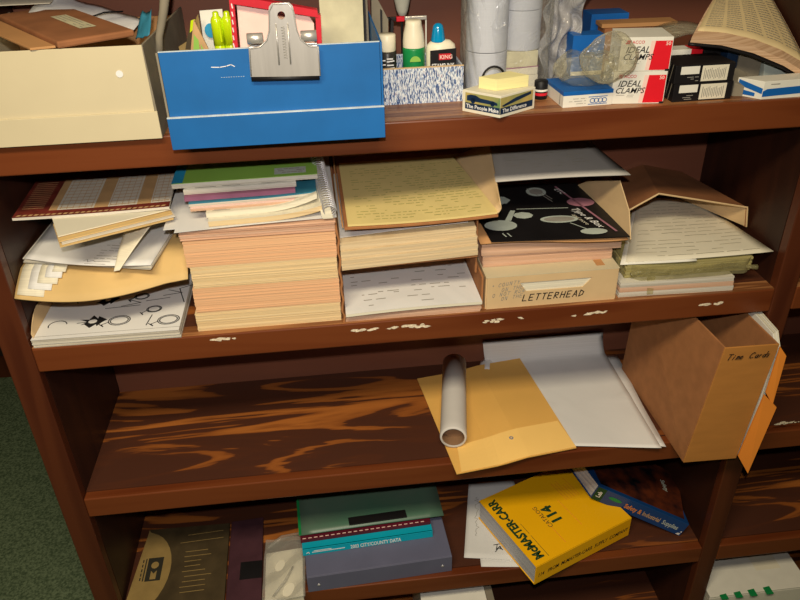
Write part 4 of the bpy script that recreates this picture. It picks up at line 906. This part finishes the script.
MB().grid(lambda u, v: Vector((714+238*u, 30-16*u+268*v+14*u*v, 110+3*(1-u)+2*math.sin(u*6)*(1-v))), 14, 4, 2.4).build('cover', M['kraft'], t, smooth=True)
MB().prism([(936, 232, 113), (954, 12, 110), (958, 42, 146), (957, 92, 178), (944, 200, 134)], (1.6, 0, 0)).build('flap', M['tan'], t)
t = thing('leaflet', 'glossy black leaflet printed with pale hand mirrors, above the letterhead box', 'leaflet', (850, 140, 116))
q0, q1, q2, q3 = (732, 26, 117.4), (952, 10, 116.6), (940, 236, 115.6), (776, 268, 115.6); q0 = (730, 24, 118); q3 = (722, 262, 116)
lf = quadfn(q0, q1, q2, q3)
MB().grid(lambda u, v: lf(u, v), 8, 8, 1.2).build('cover', M['black'], t)
fr = frame((730, 24, 118.2), (1, -.066, -.004), (0, 1, -.005), .5)
polys(t, 'mirror_picture', fr, [circ(24, 56, 27, 20, 20), [(34, 74), (44, 72), (58, 112), (50, 114)], circ(68, 92, 17, 13, 8), circ(28, 158, 30, 20, 8), circ(170, 22, 22, 11, 18), circ(110, 190, 18, 20, 20)], M['mirror'])
polys(t, 'mirror_picture', fr, [circ(125, 72, 32, 14, 24)], M['mirror'])
polys(t, 'mirror_picture', frame((730, 24, 118.2), (1, -.066, -.004), (0, 1, -.005), .7), [circ(125, 72, 26, 9.5, 24), circ(110, 190, 12, 13, 20)], M['greyink'])
polys(t, 'mauve_picture', fr, [circ(178, 138, 24, 18, 24)], M['pinkink'])
strokes(t, 'mauve_line', fr, [[(150, 210), (206, 20)]], 4, M['pinkink'])
strokes(t, 'picture_handle', fr, [[(140, 56), (160, 32)], [(62, 118), (150, 116)], [(22, 26), (26, 14)], [(30, 26), (34, 14)]], 2, M['mirror'])
text(t, 'script_lettering', 'Type & Box', frame((890, 125, 117.6), (.30, -1, 0), (1, .3, 0), .8), 17, M['whiteink'], shear=.4, bold=.01)
text(t, 'script_lettering', 'and more', frame((884, 100, 117.6), (.30, -1, 0), (1, .3, 0), .8), 11, M['offwhite'], shear=.4)
text(t, 'script_lettering', 'ETC', frame((886, 210, 117.6), (.30, -1, 0), (1, .3, 0), .8), 14, M['whiteink'], bold=.01)
strokes(t, 'printed_text', frame((850, 215, 117.4), (.32, -1, 0), (1, .3, 0), .8), [[(0, 0), (60, 0)], [(0, 6), (50, 6)], [(-10, -8), (30, -8)]], 1.5, M['greyink'])
o = MB().grid(lambda u, v: quadfn((744, 72, 199), (963, 66, 198), (948, 250, 199), (777, 280, 199))(u, v)+Vector((0, 0, 2*math.sin(u*3)*(1-v)-2*(1-v)*0)), 10, 8, 1.2).build('paper_sheet', M['greysheet'], smooth=True)
props(o, 'white printed sheet lying highest on its shelf, above the black leaflet', 'paper')
strokes(o, 'printed_text', frame((768, 90, 200.8), (1, 0, 0), (0, 1, 0), .8), rows(None, 10, 150, 20, 130, 9, 1, dens=.6), 1.2, M['paleink'])

# --- column 5
for i in range(3):
    z_ = Z0+i*9.2
    ream('paper_pad', ('lowest rosy white pad at the right end, against the shelf', 'middle rosy white pad of the three at the right end', 'upper rosy white pad, right under the plastic-wrapped papers')[i], 'paper pad', M['rosy'] if i % 2 else M['stackwhite'],
         (950, 14), (1148-i*1.5, 8), (1146, 285), (950, 288), z_, 8.8, 3, group='rosy white pads at the right end', jit=.5, rot=.001)
t = thing('wrapped_papers', 'plastic-wrapped bundle of olive-edged magazines at the right end', 'magazines', (1090, 130, 28.4))
stack(MB(), Vector((962, 28)), Vector((1180, 24)), Vector((1182, 236)), Vector((972, 246)), 28.6, 24, 6, jit=1.5, rot=.004).build('magazine_stack', M['magazine'], t)
def wf(u, v):
    a = u*2*math.pi; c_, s_ = math.cos(a), math.sin(a)
    x = 1076+119*math.copysign(abs(c_)**.35, c_)*(1-.0*v); y = 136+122*math.copysign(abs(s_)**.35, s_)
    return (x+1.5*math.sin(a*11+v*6), y+1.5*math.sin(a*13), 27.8+27*v+1.2*math.sin(a*7))
MB().shell(wf, 90, 6).build('plastic_wrap', M['wrap'], t, smooth=True)
MB().tube([(968+i*22, 20+2*math.sin(i*1.7), 40+4*math.sin(i*1.1)) for i in range(11)], [3.5+1.5*math.sin(i*2) for i in range(11)], 8).build('wrap_fold', M['wrap'], t, smooth=True)
MB().hexa([(998, 11, 4), (1008, 11, 4), (1008, 13, 4), (998, 13, 4), (996, 16, 34), (1010, 16, 34), (1010, 18, 34), (996, 18, 34)]).build('wrap_tail', M['wrap'], t)
t = thing('paper_sheets', 'large pale lined sheet on the wrapped bundle, tucked into the kraft bag', 'papers', (1090, 130, 56))
def ls(u, v, dz=0):
    p = quadfn((962, 34, 57), (1219, 28, 57), (1185, 262, 58), (1076, 268, 58))(u, v)
    return p+Vector((-12*math.sin(u*3.14)*0, -6*math.sin(u*3.1)*(1-v), dz+2*math.sin(u*2+v)))
MB().grid(lambda u, v: ls(u*.995, v), 12, 12, 1).build('top_sheet', M['offwhite'], t, smooth=True)
MB().grid(lambda u, v: ls(-.02+.5*u, v*.9)-Vector((6, 6, 1.6)), 8, 8, .8).build('lower_sheet', M['whitecard'], t, smooth=True)
mb = MB()
for i in range(16):
    v = .05+i*.055; u = .06
    while u < .9:
        l = random.uniform(.05, .2); l = min(l, .93-u)
        if random.random() < .75: mb.add([ls(u, v, .8), ls(u+l/2, v+.004, .8), ls(u+l, v, .8), ls(u+l, v+.008, .8), ls(u+l/2, v+.012, .8), ls(u, v+.008, .8)], [(0, 1, 2, 3, 4, 5)])
        u += l+.02
mb.build('printed_lines', M['paleink'], t, recalc=False)
t = thing('kraft_bag', 'large brown kraft paper bag gaping open behind the lined sheet', 'bag', (1110, 210, 58))
F_s = [(980, 120, 66), (984, 118, 106), (1042, 118, 138), (1208, 116, 101), (1216, 118, 62)]
Bs = [(1010, 300, 60), (1030, 300, 100), (1090, 300, 118), (1172, 300, 98), (1160, 300, 62)]
nm_ = len(F_s)
def bgf(u, v):
    k = min(int(u*(nm_-1)), nm_-2); a = u*(nm_-1)-k
    return lerp(F_s[k], F_s[k+1], a).lerp(lerp(Bs[k], Bs[k+1], a), v)
MB().grid(lambda u, v: bgf(.25+.75*u, v), 24, 8, 1.6, (0, 0, -1)).build('bag_top', M['kraft_dark'], t)  # top takes the darker kraft, its shade put into the colour
MB().grid(lambda u, v: bgf(.25*u, v*.96+.02), 8, 8, 1.2, (1, 0, 0)).build('bag_side', M['kraft'], t)
MB().grid(lambda u, v: lerp(lerp((1214, 121, 62), (1150, 262, 62), u), lerp((1206, 119, 100), (1146, 262, 104), u), v), 8, 4, 1.2, (1, 0, 0)).build('bag_inner_side', M['tan'], t)
MB().tube([bgf(.25+.75*i/24, -.005) for i in range(25)], 1.6, 6).build('opening_edge', M['tan'], t)

# ================================================================== THIRD SHELF (z -329)
ZC = -328.6
t = thing('manila_envelope', 'golden kraft clasp envelope hanging slightly over the shelf edge', 'envelope', (770, 130, ZC))
ec = [(638, 262), (672, -30), (906, 0), (872, 294)]
ef = quadfn(*[(x, y, 0) for x, y in (ec[1], ec[2], ec[3], ec[0])])
def ev(u, v, dz=0):
    p = ef(u, v); return Vector((p.x, p.y, ZC+3.1+dz+1.2*math.sin(u*3.1)*math.sin(v*3.1)+7*min(1, max(0, (u-.36)/.22))))
MB().grid(ev, 12, 12, 2).build('envelope_body', M['envelope'], t)
def fl_(u, v): return ev((.04+.05*v)+(1-.04-.09*v)*u, .005+.225*v, 1.2+10*v*min(1, .15+u*2.2))
MB().grid(fl_, 12, 6, .7).build('flap', M['flap'], t)
cc = fl_(.50, .72)+Vector((0, 0, .3))
MB().lathe([(1.6, 0), (4.2, 0), (4.2, .8), (1.6, .8), (1.6, 0)], (cc.x, cc.y, cc.z), n=18, caps=False).build('clasp', M['wire'], t, label='round metal eyelet of the clasp')
# paper tube
t = thing('paper_tube', 'white paper-wrapped tube with a brown hollow end lying on the golden envelope', 'tube', (690, 170, ZC+4))
a0, a1 = Vector((677, 36, -298)), Vector((721, 272, -301)); dd = (a1-a0)
X = Matrix.Translation(a0) @ dd.to_track_quat('Z', 'Y').to_matrix().to_4x4()
L_ = dd.length
MB(X).lathe([(21.5, 0), (24.4, 0), (25.6, 3), (25.3, 20), (25, L_/2), (25.4, L_), (21.5, L_), (21.5, 0)], (0, 0, 0), n=40, caps=False).build('paper_wrap', M['tube'], t, smooth=True)
MB(X).lathe([(20.4, 3), (21.3, 3), (21.3, L_-2), (20.4, L_-2), (20.4, 3)], (0, 0, 0), n=32, caps=False).build('core', M['tube_in'], t, smooth=True)
MB(X).lathe([(.1, 26), (20.2, 26), (20.2, 27), (.1, 27)], (0, 0, 0), n=24, caps=False).build('inner_wad', M['tube_in'], t)
# white papers
def sheet(nm, lab, cat, m, FL, FR, BR, BL, amp=1.5, wall=0, n=14, grp=None, th=.7, parent=None):
    f = crumple(quadfn(FL, FR, BR, BL), amp, 4)
    o = MB().grid(f, n, n, th).build(nm, m, parent, smooth=True)
    if not parent: props(o, lab, cat, grp)
    return o
z = ZC
G = 'large white sheets beside the envelope'
sheet('paper_sheet', 'lowest white sheet with ragged edge, reaching right under the corrugated magazine file', 'paper', M['white'], (930, 34, z+1.6), (1078, -12, z+1.6), (1086, 250, z+1.6), (950, 290, z+1.6), .4, grp=G)
sheet('paper_sheet', 'white sheet in the middle of the loose pile beside the envelope', 'paper', M['white'], (895, 22, z+3.4), (1074, 0, z+3.4), (1092, 282, z+3.6), (880, 296, z+3.6), .4, grp=G)
t = thing('paper_sheet', 'topmost white sheet with a crease, its far end bent up the back of the shelf', 'paper', (960, 150, z+5), G)
def tw(u, v, dz=0):
    f = min(1, v/.82); k = max(0, (v-.82)/.18)
    p = quadfn((850, 18, 0), (1066, -18, 0), (1066, 286, 0), (796, 290, 0))(u, f)
    return Vector((p.x-6*k, p.y+16*math.sin(k*1.5708), z+6.0+dz+.6*math.sin(u*5+f*3)*(1-k)+2.5*abs(u-.5)*math.exp(-((f-.42-.1*u)/.05)**2)+50*(1-math.cos(k*1.5708))))
MB().grid(tw, 20, 34, .6).build('sheet_body', M['white'], t, smooth=True)
o = MB().grid(lambda u, v: Vector((806+28*u+10*v, 222+40*v-6*u, z+6+12*math.sin(u*2.8))), 8, 4, .8).build('paper_scrap', M['white'], smooth=True); o.location = o.location+Vector((-.03, .045, -.006)); props(o, 'small curled white flap between the tube and the white sheets', 'paper')
# magazine file
t = thing('magazine_file', 'brown corrugated magazine file hand-lettered Time Cards, jutting from the shelf', 'magazine file', (1140, 70, ZC))
x0b, x1b = 1090, 1188
def hx(b0, b1, nm, m, **k): return MB().hexa([*b0, *b1]).build(nm, m, t, **k)
lean = -20; zt_ = -59
hx([(x0b-6, -52, ZC), (x0b-3, -52, ZC), (x0b+6, 245, ZC), (x0b+3, 245, ZC)], [(x0b+8, -71, zt_), (x0b+11, -71, zt_), (x0b+2, 232, zt_), (x0b-1, 232, zt_)], 'side_wall', M['kraft_dark'], bevel=.6) if False else None
def wallq(a, b, c, d, th, nm, m): # quad bottom a,b top c,d with thickness vector
    a, b, c, d, th = [Vector(p) for p in (a, b, c, d, th)]
    return MB().hexa([a, b, b+th, a+th, d, c, c+th, d+th]).build(nm, m, t, bevel=.5)
wallq((1092, -52, ZC), (1084, 235, ZC), (1084, 214, zt_), (1106, -71, zt_), (3, .1, 0), 'side_wall', M['corr'])
wallq((1190, -55, ZC), (1190, 235, ZC), (1186, 214, zt_), (1196, -73, zt_), (3, 0, 0), 'side_wall', M['corr'])
fwm = wallq((1092.5, -55.5, ZC), (1193, -58, ZC), (1199, -75.5, zt_), (1106.5, -73.5, zt_), (0, 3, 0), 'front_wall', M['filekraft'])
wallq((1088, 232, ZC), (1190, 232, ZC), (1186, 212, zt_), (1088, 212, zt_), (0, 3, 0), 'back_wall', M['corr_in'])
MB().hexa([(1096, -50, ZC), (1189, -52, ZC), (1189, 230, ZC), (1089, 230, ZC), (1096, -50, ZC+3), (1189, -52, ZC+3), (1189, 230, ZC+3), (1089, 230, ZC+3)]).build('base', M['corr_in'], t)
fr = frame((1108, -73.8, -86), (92, -2, 0), (0, 18, -270) if False else (0, -.067, 1), .8)
hand(t, 'handwriting', 'Time Cards', fr, 12, 1.5, M['blackink'], sp=.80, ox=4, oy=3, slant=.3, rise=.02)
t = thing('file_folders', 'bundle of white papers and orange tabbed folders beside the corrugated magazine file', 'folders', (1204, 60, ZC))
for i in range(4):
    x = 1200.5+i*4.2
    MB().prism([(x, -64+i*3, ZC+1), (x, 210, ZC+1), (x, 215, -66-i*2), (x, 30, -52), (x, -50+i*3, -56), (x, -66+i*3, -78)], (2.6, 0, 0)).build('white_folder', M['offwhite'] if i % 2 else M['whitecard'], t)
MB().hexa([(1195, -60, -322), (1195, -57, -322), (1213, -73, -352), (1212, -76, -352), (1198, -77, -164), (1198, -74, -164), (1222, -82, -188), (1221, -85, -188)]).build('orange_folder', M['orange'], t)
MB().hexa([(1199.5, -77, -160), (1199.5, -74, -160), (1215, -79, -184), (1214.5, -82, -184), (1201, -77, -64), (1201, -74, -64), (1215, -76, -82), (1214.5, -79, -82)]).build('orange_folder', M['orange'], t)

# ================================================================== FOURTH SHELF (z -648)
ZD = -647.6
t = thing('presentation_folder', 'dark olive folder with a tan curved panel and small emblem, lower left corner', 'folder', (95, 90, ZD))
MB().hexa([(-6+6, -20, ZD), (205, -26, ZD), (199, 200, ZD), (22, 204, ZD), (0, -20, ZD+8), (205, -26, ZD+8), (199, 200, ZD+8), (22, 204, ZD+8)]).build('cover', M['oldcover'], t, bevel=1)
fr = lambda l: frame((0, -20, ZD+8), (1, 0, 0), (0, 1, 0), l)
arc = [(2, 0)]+[(2+72*math.sin(a)+14*math.sin(a*.5), -6+220*(1-math.cos(a))/2) for a in [i*math.pi/16 for i in range(1, 16)]]+[(24, 216), (22, 222)]
MB().prism([fr(.3)(*p) for p in arc], (0, 0, .8)).build('curved_panel', M['oldtan'], t)
lg = polys(t, 'emblem', fr(1.4), [[(34, 82), (66, 82), (66, 142), (34, 142)]], M['logo'])
polys(lg, 'emblem_figure', fr(1.8), [circ(50, 122, 8, 9, 12), [(44, 86), (56, 86), (56, 108), (50, 100), (44, 108)]], M['oldtan'])
strokes(lg, 'emblem_lettering', fr(1.6), [[(24, 86), (24, 92)], [(24, 97), (24, 103)], [(24, 108), (24, 114)], [(24, 120), (24, 126)], [(24, 132), (24, 138)], [(30, 84), (30, 140)]], 2.5, M['logo'])
text(t, 'printed_text', 'COUNTY', frame((12, 50, ZD+9.3), (1, .05, 0), (0, 1, 0), .6), 10, M['logo']) if False else None
strokes(t, 'gold_lettering', fr(.5), [[(110, 196), (186, 200)], [(96, 176), (188, 180)]]+[[(112+random.uniform(-6, 6), 150-i*13), (150+random.uniform(-10, 30), 151-i*13)] for i in range(9)], 1.6, M['oldtan'])
t = thing('vinyl_case', 'dark plum vinyl case with a darker patch, beside the olive folder', 'case', (240, 90, ZD))
MB().hexa([(208, -26, ZD), (280, -24, ZD), (274, 206, ZD), (203, 202, ZD), (208, -26, ZD+10), (280, -24, ZD+10), (274, 206, ZD+10), (203, 202, ZD+10)]).build('case_body', M['plum'], t, bevel=2)
MB().box(232, 278, 40, 84, ZD+10.1, ZD+11.2).build('dark_patch', M['black'], t)
t = thing('plastic_bag', 'clear plastic bag of white cards between the plum case and the blue binder', 'plastic bag', (325, 50, ZD))
MB().hexa([(288, -28, ZD), (366, -26, ZD), (364, 96, ZD), (286, 92, ZD), (288, -28, ZD+22), (366, -26, ZD+24), (364, 96, ZD+24), (286, 92, ZD+22)]).build('card_stack', M['offwhite'], t, bevel=2)
def pb(u, v, dz=0): return Vector((284+86*u, -32+162*v, ZD+27+3*math.sin(u*7+v*4)+2.5*math.sin(v*13-u*6)+(-16*max(0, v-.75)*4)*.3))
MB().grid(pb, 24, 30, .3).build('bag_film', M['sleeve'], t, smooth=True)
MB().tube([(306, -24, ZD+29), (330, 10, ZD+31), (345, 44, ZD+29)], [2.5, 3, 2], 8).build('fold_ridge', M['sleeve'], t, smooth=True)
MB().tube([(290, 108, ZD+20), (320, 128, ZD+24), (358, 140, ZD+18)], [3, 5, 3], 8).build('fold_ridge', M['sleeve'], t, smooth=True)
# binder
t = thing('ring_binder', 'slate blue ring binder lying flat with two rivets on its spine', 'binder', (524, 120, ZD))
bq = [(374, 0), (675, 14), (664, 262), (362, 250)]
def slab(nm, m, q, z0, z1, par, bevel=0, **k): return MB().hexa([(x, y, z0) for x, y in q]+[(x, y, z1) for x, y in q]).build(nm, m, par, bevel=bevel, **k)
slab('cover', M['binder'], bq, ZD, ZD+2.4, t, 1)
slab('cover', M['binder'], [(374, 1), (675, 15), (664, 262), (362, 250)], ZD+42, ZD+44.6, t, 1)
slab('spine', M['binder'], [(374, -1.5), (675, 12.5), (675, 15), (374, 1)], ZD, ZD+44.6, t, 1)
slab('pages', M['stackwhite'], [(384, 10), (668, 22), (658, 252), (372, 242)], ZD+3, ZD+41, t)
for x, y, dz in ((397, -.7, 19), (655, 11.4, 20)):
    MB().lathe([(3.4, 0), (3, -.8), (1, -1.2), (.1, -1.2)], (x, y-.1, ZD+dz), n=16, axis='y', caps=False).build('rivet', M['wire'], t, smooth=True)
zb_ = ZD+45
t = thing('directory_book', 'bright cyan directory lettered CITY/COUNTY DATA on the blue binder', 'book', (505, 130, zb_))
slab('page_block', M['stackwhite'], [(369, 62), (642, 76), (634, 246), (360, 232)], zb_+1, zb_+15, t)
slab('cover', M['cyan'], [(367, 56), (643, 70), (634, 248), (358, 234)], zb_+15, zb_+16.2, t, .5)
slab('cover', M['cyan'], [(367, 56), (643, 70), (634, 248), (358, 234)], zb_, zb_+1, t, .5)
MB().hexa([(367, 54, zb_), (643, 68, zb_), (643, 71, zb_), (367, 57, zb_), (367, 57, zb_+16.2), (643, 71, zb_+16.2), (643, 74, zb_+16.2), (367, 60, zb_+16.2)]).build('spine', M['cyan'], t, bevel=.8)
fr = frame((367, 53.6, zb_+4), (276, 14, 0), (0, 3, 16.2), .6)
text(t, 'spine_lettering', '2003 CITY/COUNTY DATA', frame((467, 58.7, zb_+3.4), (276, 14, 0), (0, 3, 16.2), .8), 12.5, M['whiteink'], bold=.02, sx=.72)
strokes(t, 'spine_lettering', fr, [[(8, 3), (12, 6), (14, 2)], [(20, 4), (88, 4)], [(24, 7), (60, 7)]], 1.8, M['whiteink'])
zc_ = zb_+16.6
t = thing('catalog_binding', 'thin maroon booklet with a dashed white edge between the cyan and green covers', 'booklet', (500, 150, zc_))
slab('cover', M['maroon'], [(364, 74), (641, 88), (633, 258), (354, 244)], zc_, zc_+9, t, .8)
strokes(t, 'white_dash', frame((364, 74, zc_+9), (277, 14, 0), (-14, 277, 0), .3), [[(5+i*12, 3), (11+i*12, 3)] for i in range(22)], 2.0, M['pinkpaper'])
zd_ = zc_+9.4
t = thing('plastic_folder', 'translucent green report folder with a black clip, topmost on the blue binder', 'folder', (515, 180, zd_))
gf = lambda z_: (lambda u, v: quadfn((361, 84, z_), (671, 98, z_), (664, 290, z_), (350, 276, z_))(u, v)+Vector((0, 0, 1.5*math.sin(u*3)*(1-v))))
MB().grid(gf(zd_+4), 10, 8, 3).build('cover', M['greenfile'], t, smooth=True)
MB().grid(lambda u, v: gf(zd_+4)(u*.018, v)+Vector((0, 0, .8)), 2, 8, .8).build('bright_edge', M['bottle_green'], t)
MB().hexa([(468, 93, zd_+7), (592, 99, zd_+7), (590, 120, zd_+7), (466, 114, zd_+7), (468, 93, zd_+9.5), (592, 99, zd_+9.5), (590, 120, zd_+9.5), (466, 114, zd_+9.5)]).build('black_clip', M['black'], t, bevel=.8)
# white sheets under the catalog
t = thing('letter_sheets', 'white sheets with a faint handwritten scrawl half under the yellow catalog', 'papers', (790, 130, ZD))
sheet('lower_sheet', 0, 0, M['white'], (738, 14, ZD+1.4), (880, -6, ZD+1.4), (894, 200, ZD+1.4), (760, 226, ZD+1.4), .2, parent=t)
sheet('upper_sheet', 0, 0, M['white'], (706, 40, ZD+3.4), (850, 12, ZD+3.4), (866, 246, ZD+3.4), (757, 250, ZD+3.4), .6, parent=t)
fr = frame((722, 62, ZD+4.6), (.2, .98, 0), (-.98, .2, 0), .5)
scr = [[(34+i*4+random.uniform(-2, 2), -16+random.uniform(-5, 6)) for i in range(30)]]
strokes(t, 'handwriting', fr, scr, .8, M['greyink'])
strokes(t, 'handwriting', fr, [[(-6, -56), (4, -62), (2, -70), (10, -66), (0, -58), (14, -60)], [(8, -64), (0, -72)], [(12, -52), (16, -66)]], 1.6, M['blackink'])
# yellow catalog
t = thing('catalog', 'thick yellow catalog lettered McMASTER-CARR, corner jutting over the shelf edge', 'book', (926, 100, ZD))
ZD2 = ZD+4.4
d_ = Vector((1075-837, 52+46, 0)).normalized(); nn = Vector((-d_.y, d_.x, 0)); C0 = Vector((836, -47, 0)); LW, LH = 257, 205
cq = lambda a, b, z_: (C0+d_*a+nn*b+Vector((0, 0, z_)))
zc0, zc1 = ZD2, ZD2+54
MB().hexa([cq(2, 4, zc0+1), cq(LW-3, 4, zc0+1), cq(LW-3, LH-3, zc0+1), cq(2, LH-3, zc0+1), cq(2, 4, zc1-1), cq(LW-3, 4, zc1-1), cq(LW-3, LH-3, zc1-1), cq(2, LH-3, zc1-1)]).build('page_block', M['catpages'], t)
for z_ in (zc0, zc1-1): MB().hexa([cq(0, 1, z_), cq(LW, 1, z_), cq(LW, LH, z_), cq(0, LH, z_), cq(0, 1, z_+1), cq(LW, 1, z_+1), cq(LW, LH, z_+1), cq(0, LH, z_+1)]).build('cover', M['catalog'], t)
MB().hexa([cq(0, 0, zc0), cq(LW, 0, zc0), cq(LW, 2.5, zc0), cq(0, 2.5, zc0), cq(0, 0, zc1), cq(LW, 0, zc1), cq(LW, 2.5, zc1), cq(0, 2.5, zc1)]).build('spine', M['catalog'], t, bevel=1)
# lettering runs along the left (page) edge of the cover
ft = lambda l, a=0, b=0: frame(cq(a, b, zc1), nn, -d_, l)
text(t, 'cover_lettering', 'McMASTER-CARR', frame(cq(31, 13, zc1), nn, -d_, .5), 28, M['greenink'], bold=.045, sx=.82)
text(t, 'cover_lettering', 'CATALOG', frame(cq(98, 66, zc1), nn, -d_, .5), 15, M['greenink'], sx=.9)
text(t, 'cover_lettering', '114', frame(cq(126, 68, zc1), nn, -d_, .5), 34, M['greenink'], bold=.045)
strokes(t, 'fine_print', frame(cq(40, 10, zc1), nn, -d_, .5), [[(0, 0), (60, 0)], [(66, 0), (96, 0)]], 1, M['greenink'])
strokes(t, 'fine_print', frame(cq(110, 40, zc1), nn, -d_, .5), [[(-20, 18), (90, 18)], [(0, -42), (80, -42)]]+[[(70, -60-i*7), (130-random.uniform(0, 20), -60-i*7)] for i in range(6)], .9, M['orange'])
text(t, 'spine_lettering', '114   FROM  McMASTER-CARR  SUPPLY  COMPANY', frame(cq(6, 0, zc0+20), d_, (0, 0, 1), .6), 15, M['blackink'], bold=.01, sx=.72, shear=.2)
# blue book leaning on the catalog
t = thing('safety_book', 'blue hardcover lettered Safety & Industrial Supplies, leaning on the yellow catalog', 'book', (1110, 130, ZD))
bl0 = Vector((1000, 108, -577)); br0 = Vector((1184, 38, -646)); e1 = (br0-bl0).normalized(); e2 = (Vector((0, 0, 1)).cross(e1)).normalized(); e3 = e1.cross(e2)
e2 = (e2 + Vector((-.25, 0, 0))).normalized(); LB = (br0-bl0).length; TB = 42; DB = 165
bq_ = lambda a, b, c: bl0+e1*a+e2*b+e3*c
def bslab(nm, m, a0, a1, b0, b1, c0, c1, **k): return MB().hexa([bq_(a0, b0, c0), bq_(a1, b0, c0), bq_(a1, b1, c0), bq_(a0, b1, c0), bq_(a0, b0, c1), bq_(a1, b0, c1), bq_(a1, b1, c1), bq_(a0, b1, c1)]).build(nm, m, t, **k)
SK = -.5
_b = bq_; bq_ = lambda a, b, c: _b(a+(SK*b*(1-a/LB) if b > 0 else 0), b, c)
bslab('page_block', M['catpages'], 3, LB-3, 3, DB-4, 2.5, TB-2.5)
bslab('cover', M['bluebook'], 0, LB, 0, DB, 0, 2.2, bevel=.5); cv = bslab('cover', M['bluebook'], 0, LB, 0, DB, TB-2.2, TB, bevel=.5)
bslab('spine', M['bluebook'], 0, LB, -2, 2, 0, TB, bevel=1)
fb_ = lambda l: frame(bq_(0, 0, TB), e1, e2, l)
polys(t, 'cover_picture', fb_(.4), [[(4, 8), (LB-10, 8), (LB-10, DB-4), (-60, DB-4)]], M['darkpic'])
text(t, 'cover_lettering', 'Safety', frame(bq_(LB-24, DB-50, TB), -e2, e1, .7), 15, M['mirror'], bold=.02)
fs_ = lambda a, c, l=.5: frame(bq_(a, -2, c), e1, e3, l)
polys(t, 'spine_end', fs_(0, 0, .4), [[(0, 1), (20, 1), (20, TB-1), (0, TB-1)]], M['greenink'])
polys(t, 'green_badge', fs_(0, 0, .5), [circ(46, 24, 15, 5, 14)], M['bottle_green'])
text(t, 'spine_lettering', 'Lab', frame(bq_(14, -2, 12), e3, -e1, .9), 13, M['whiteink'], bold=.02)
text(t, 'spine_lettering', 'Safety &', fs_(70, 14), 19, M['orange'], bold=.02, sx=.62)
text(t, 'spine_lettering', 'Industrial', fs_(112, 14), 18, M['tanprint'], bold=.02, sx=.60)
text(t, 'spine_lettering', 'Supplies', fs_(158, 14), 18, M['mirror'], bold=.02, sx=.62)
polys(t, 'worn_corner', fs_(0, 0, .6), [[(LB-12, 3), (LB-4, 2), (LB-3, 9), (LB-8, 8)], [(LB-6, 12), (LB-2, 12), (LB-3, 17)]], M['whiteink'])

# ================================================================== LOWEST SHELF (z -966)
ZE = -965.6
t = thing('paper_carton', 'grey-edged white carton just showing on the lowest shelf, under the binder shelf', 'box', (700, 110, ZE))
MB().box(610, 752, -12, 240, ZE, -745).build('carton_body', M['whitecard'], t, bevel=1)
MB().box(752.4, 768, -8, 240, ZE, -742).build('carton_side', M['greycard'], t, bevel=1)
t = thing('white_binder', 'white binder with green index tabs at the bottom right corner', 'binder', (1375, 120, ZE))
MB().box(1262, 1500, -14, 285, -806, -801).build('cover', M['whitecard'], t, bevel=1)
MB().box(1264, 1496, -4, 280, ZE, -806.4).build('page_block', M['stackwhite'], t)
MB().box(1262, 1500, -14, -10, ZE, -806.4).build('spine', M['whitecard'], t, bevel=1)
polys(t, 'embossed_panel', frame((1400, 40, -801), (1, 0, 0), (0, 1, 0), .4), [[(0, 0), (60, 0), (60, 120), (0, 120)]], M['offwhite'])
for i, x in enumerate((1284, 1318, 1352, 1390)):
    MB().hexa([(x, -24, -801), (x+16, -24, -801), (x+16, -10+2*i, -801), (x, -12+2*i, -801), (x, -24, -799.6), (x+16, -24, -799.6), (x+16, -10+2*i, -799.6), (x, -12+2*i, -799.6)]).build('index_tab', M['bottle_green'], t)
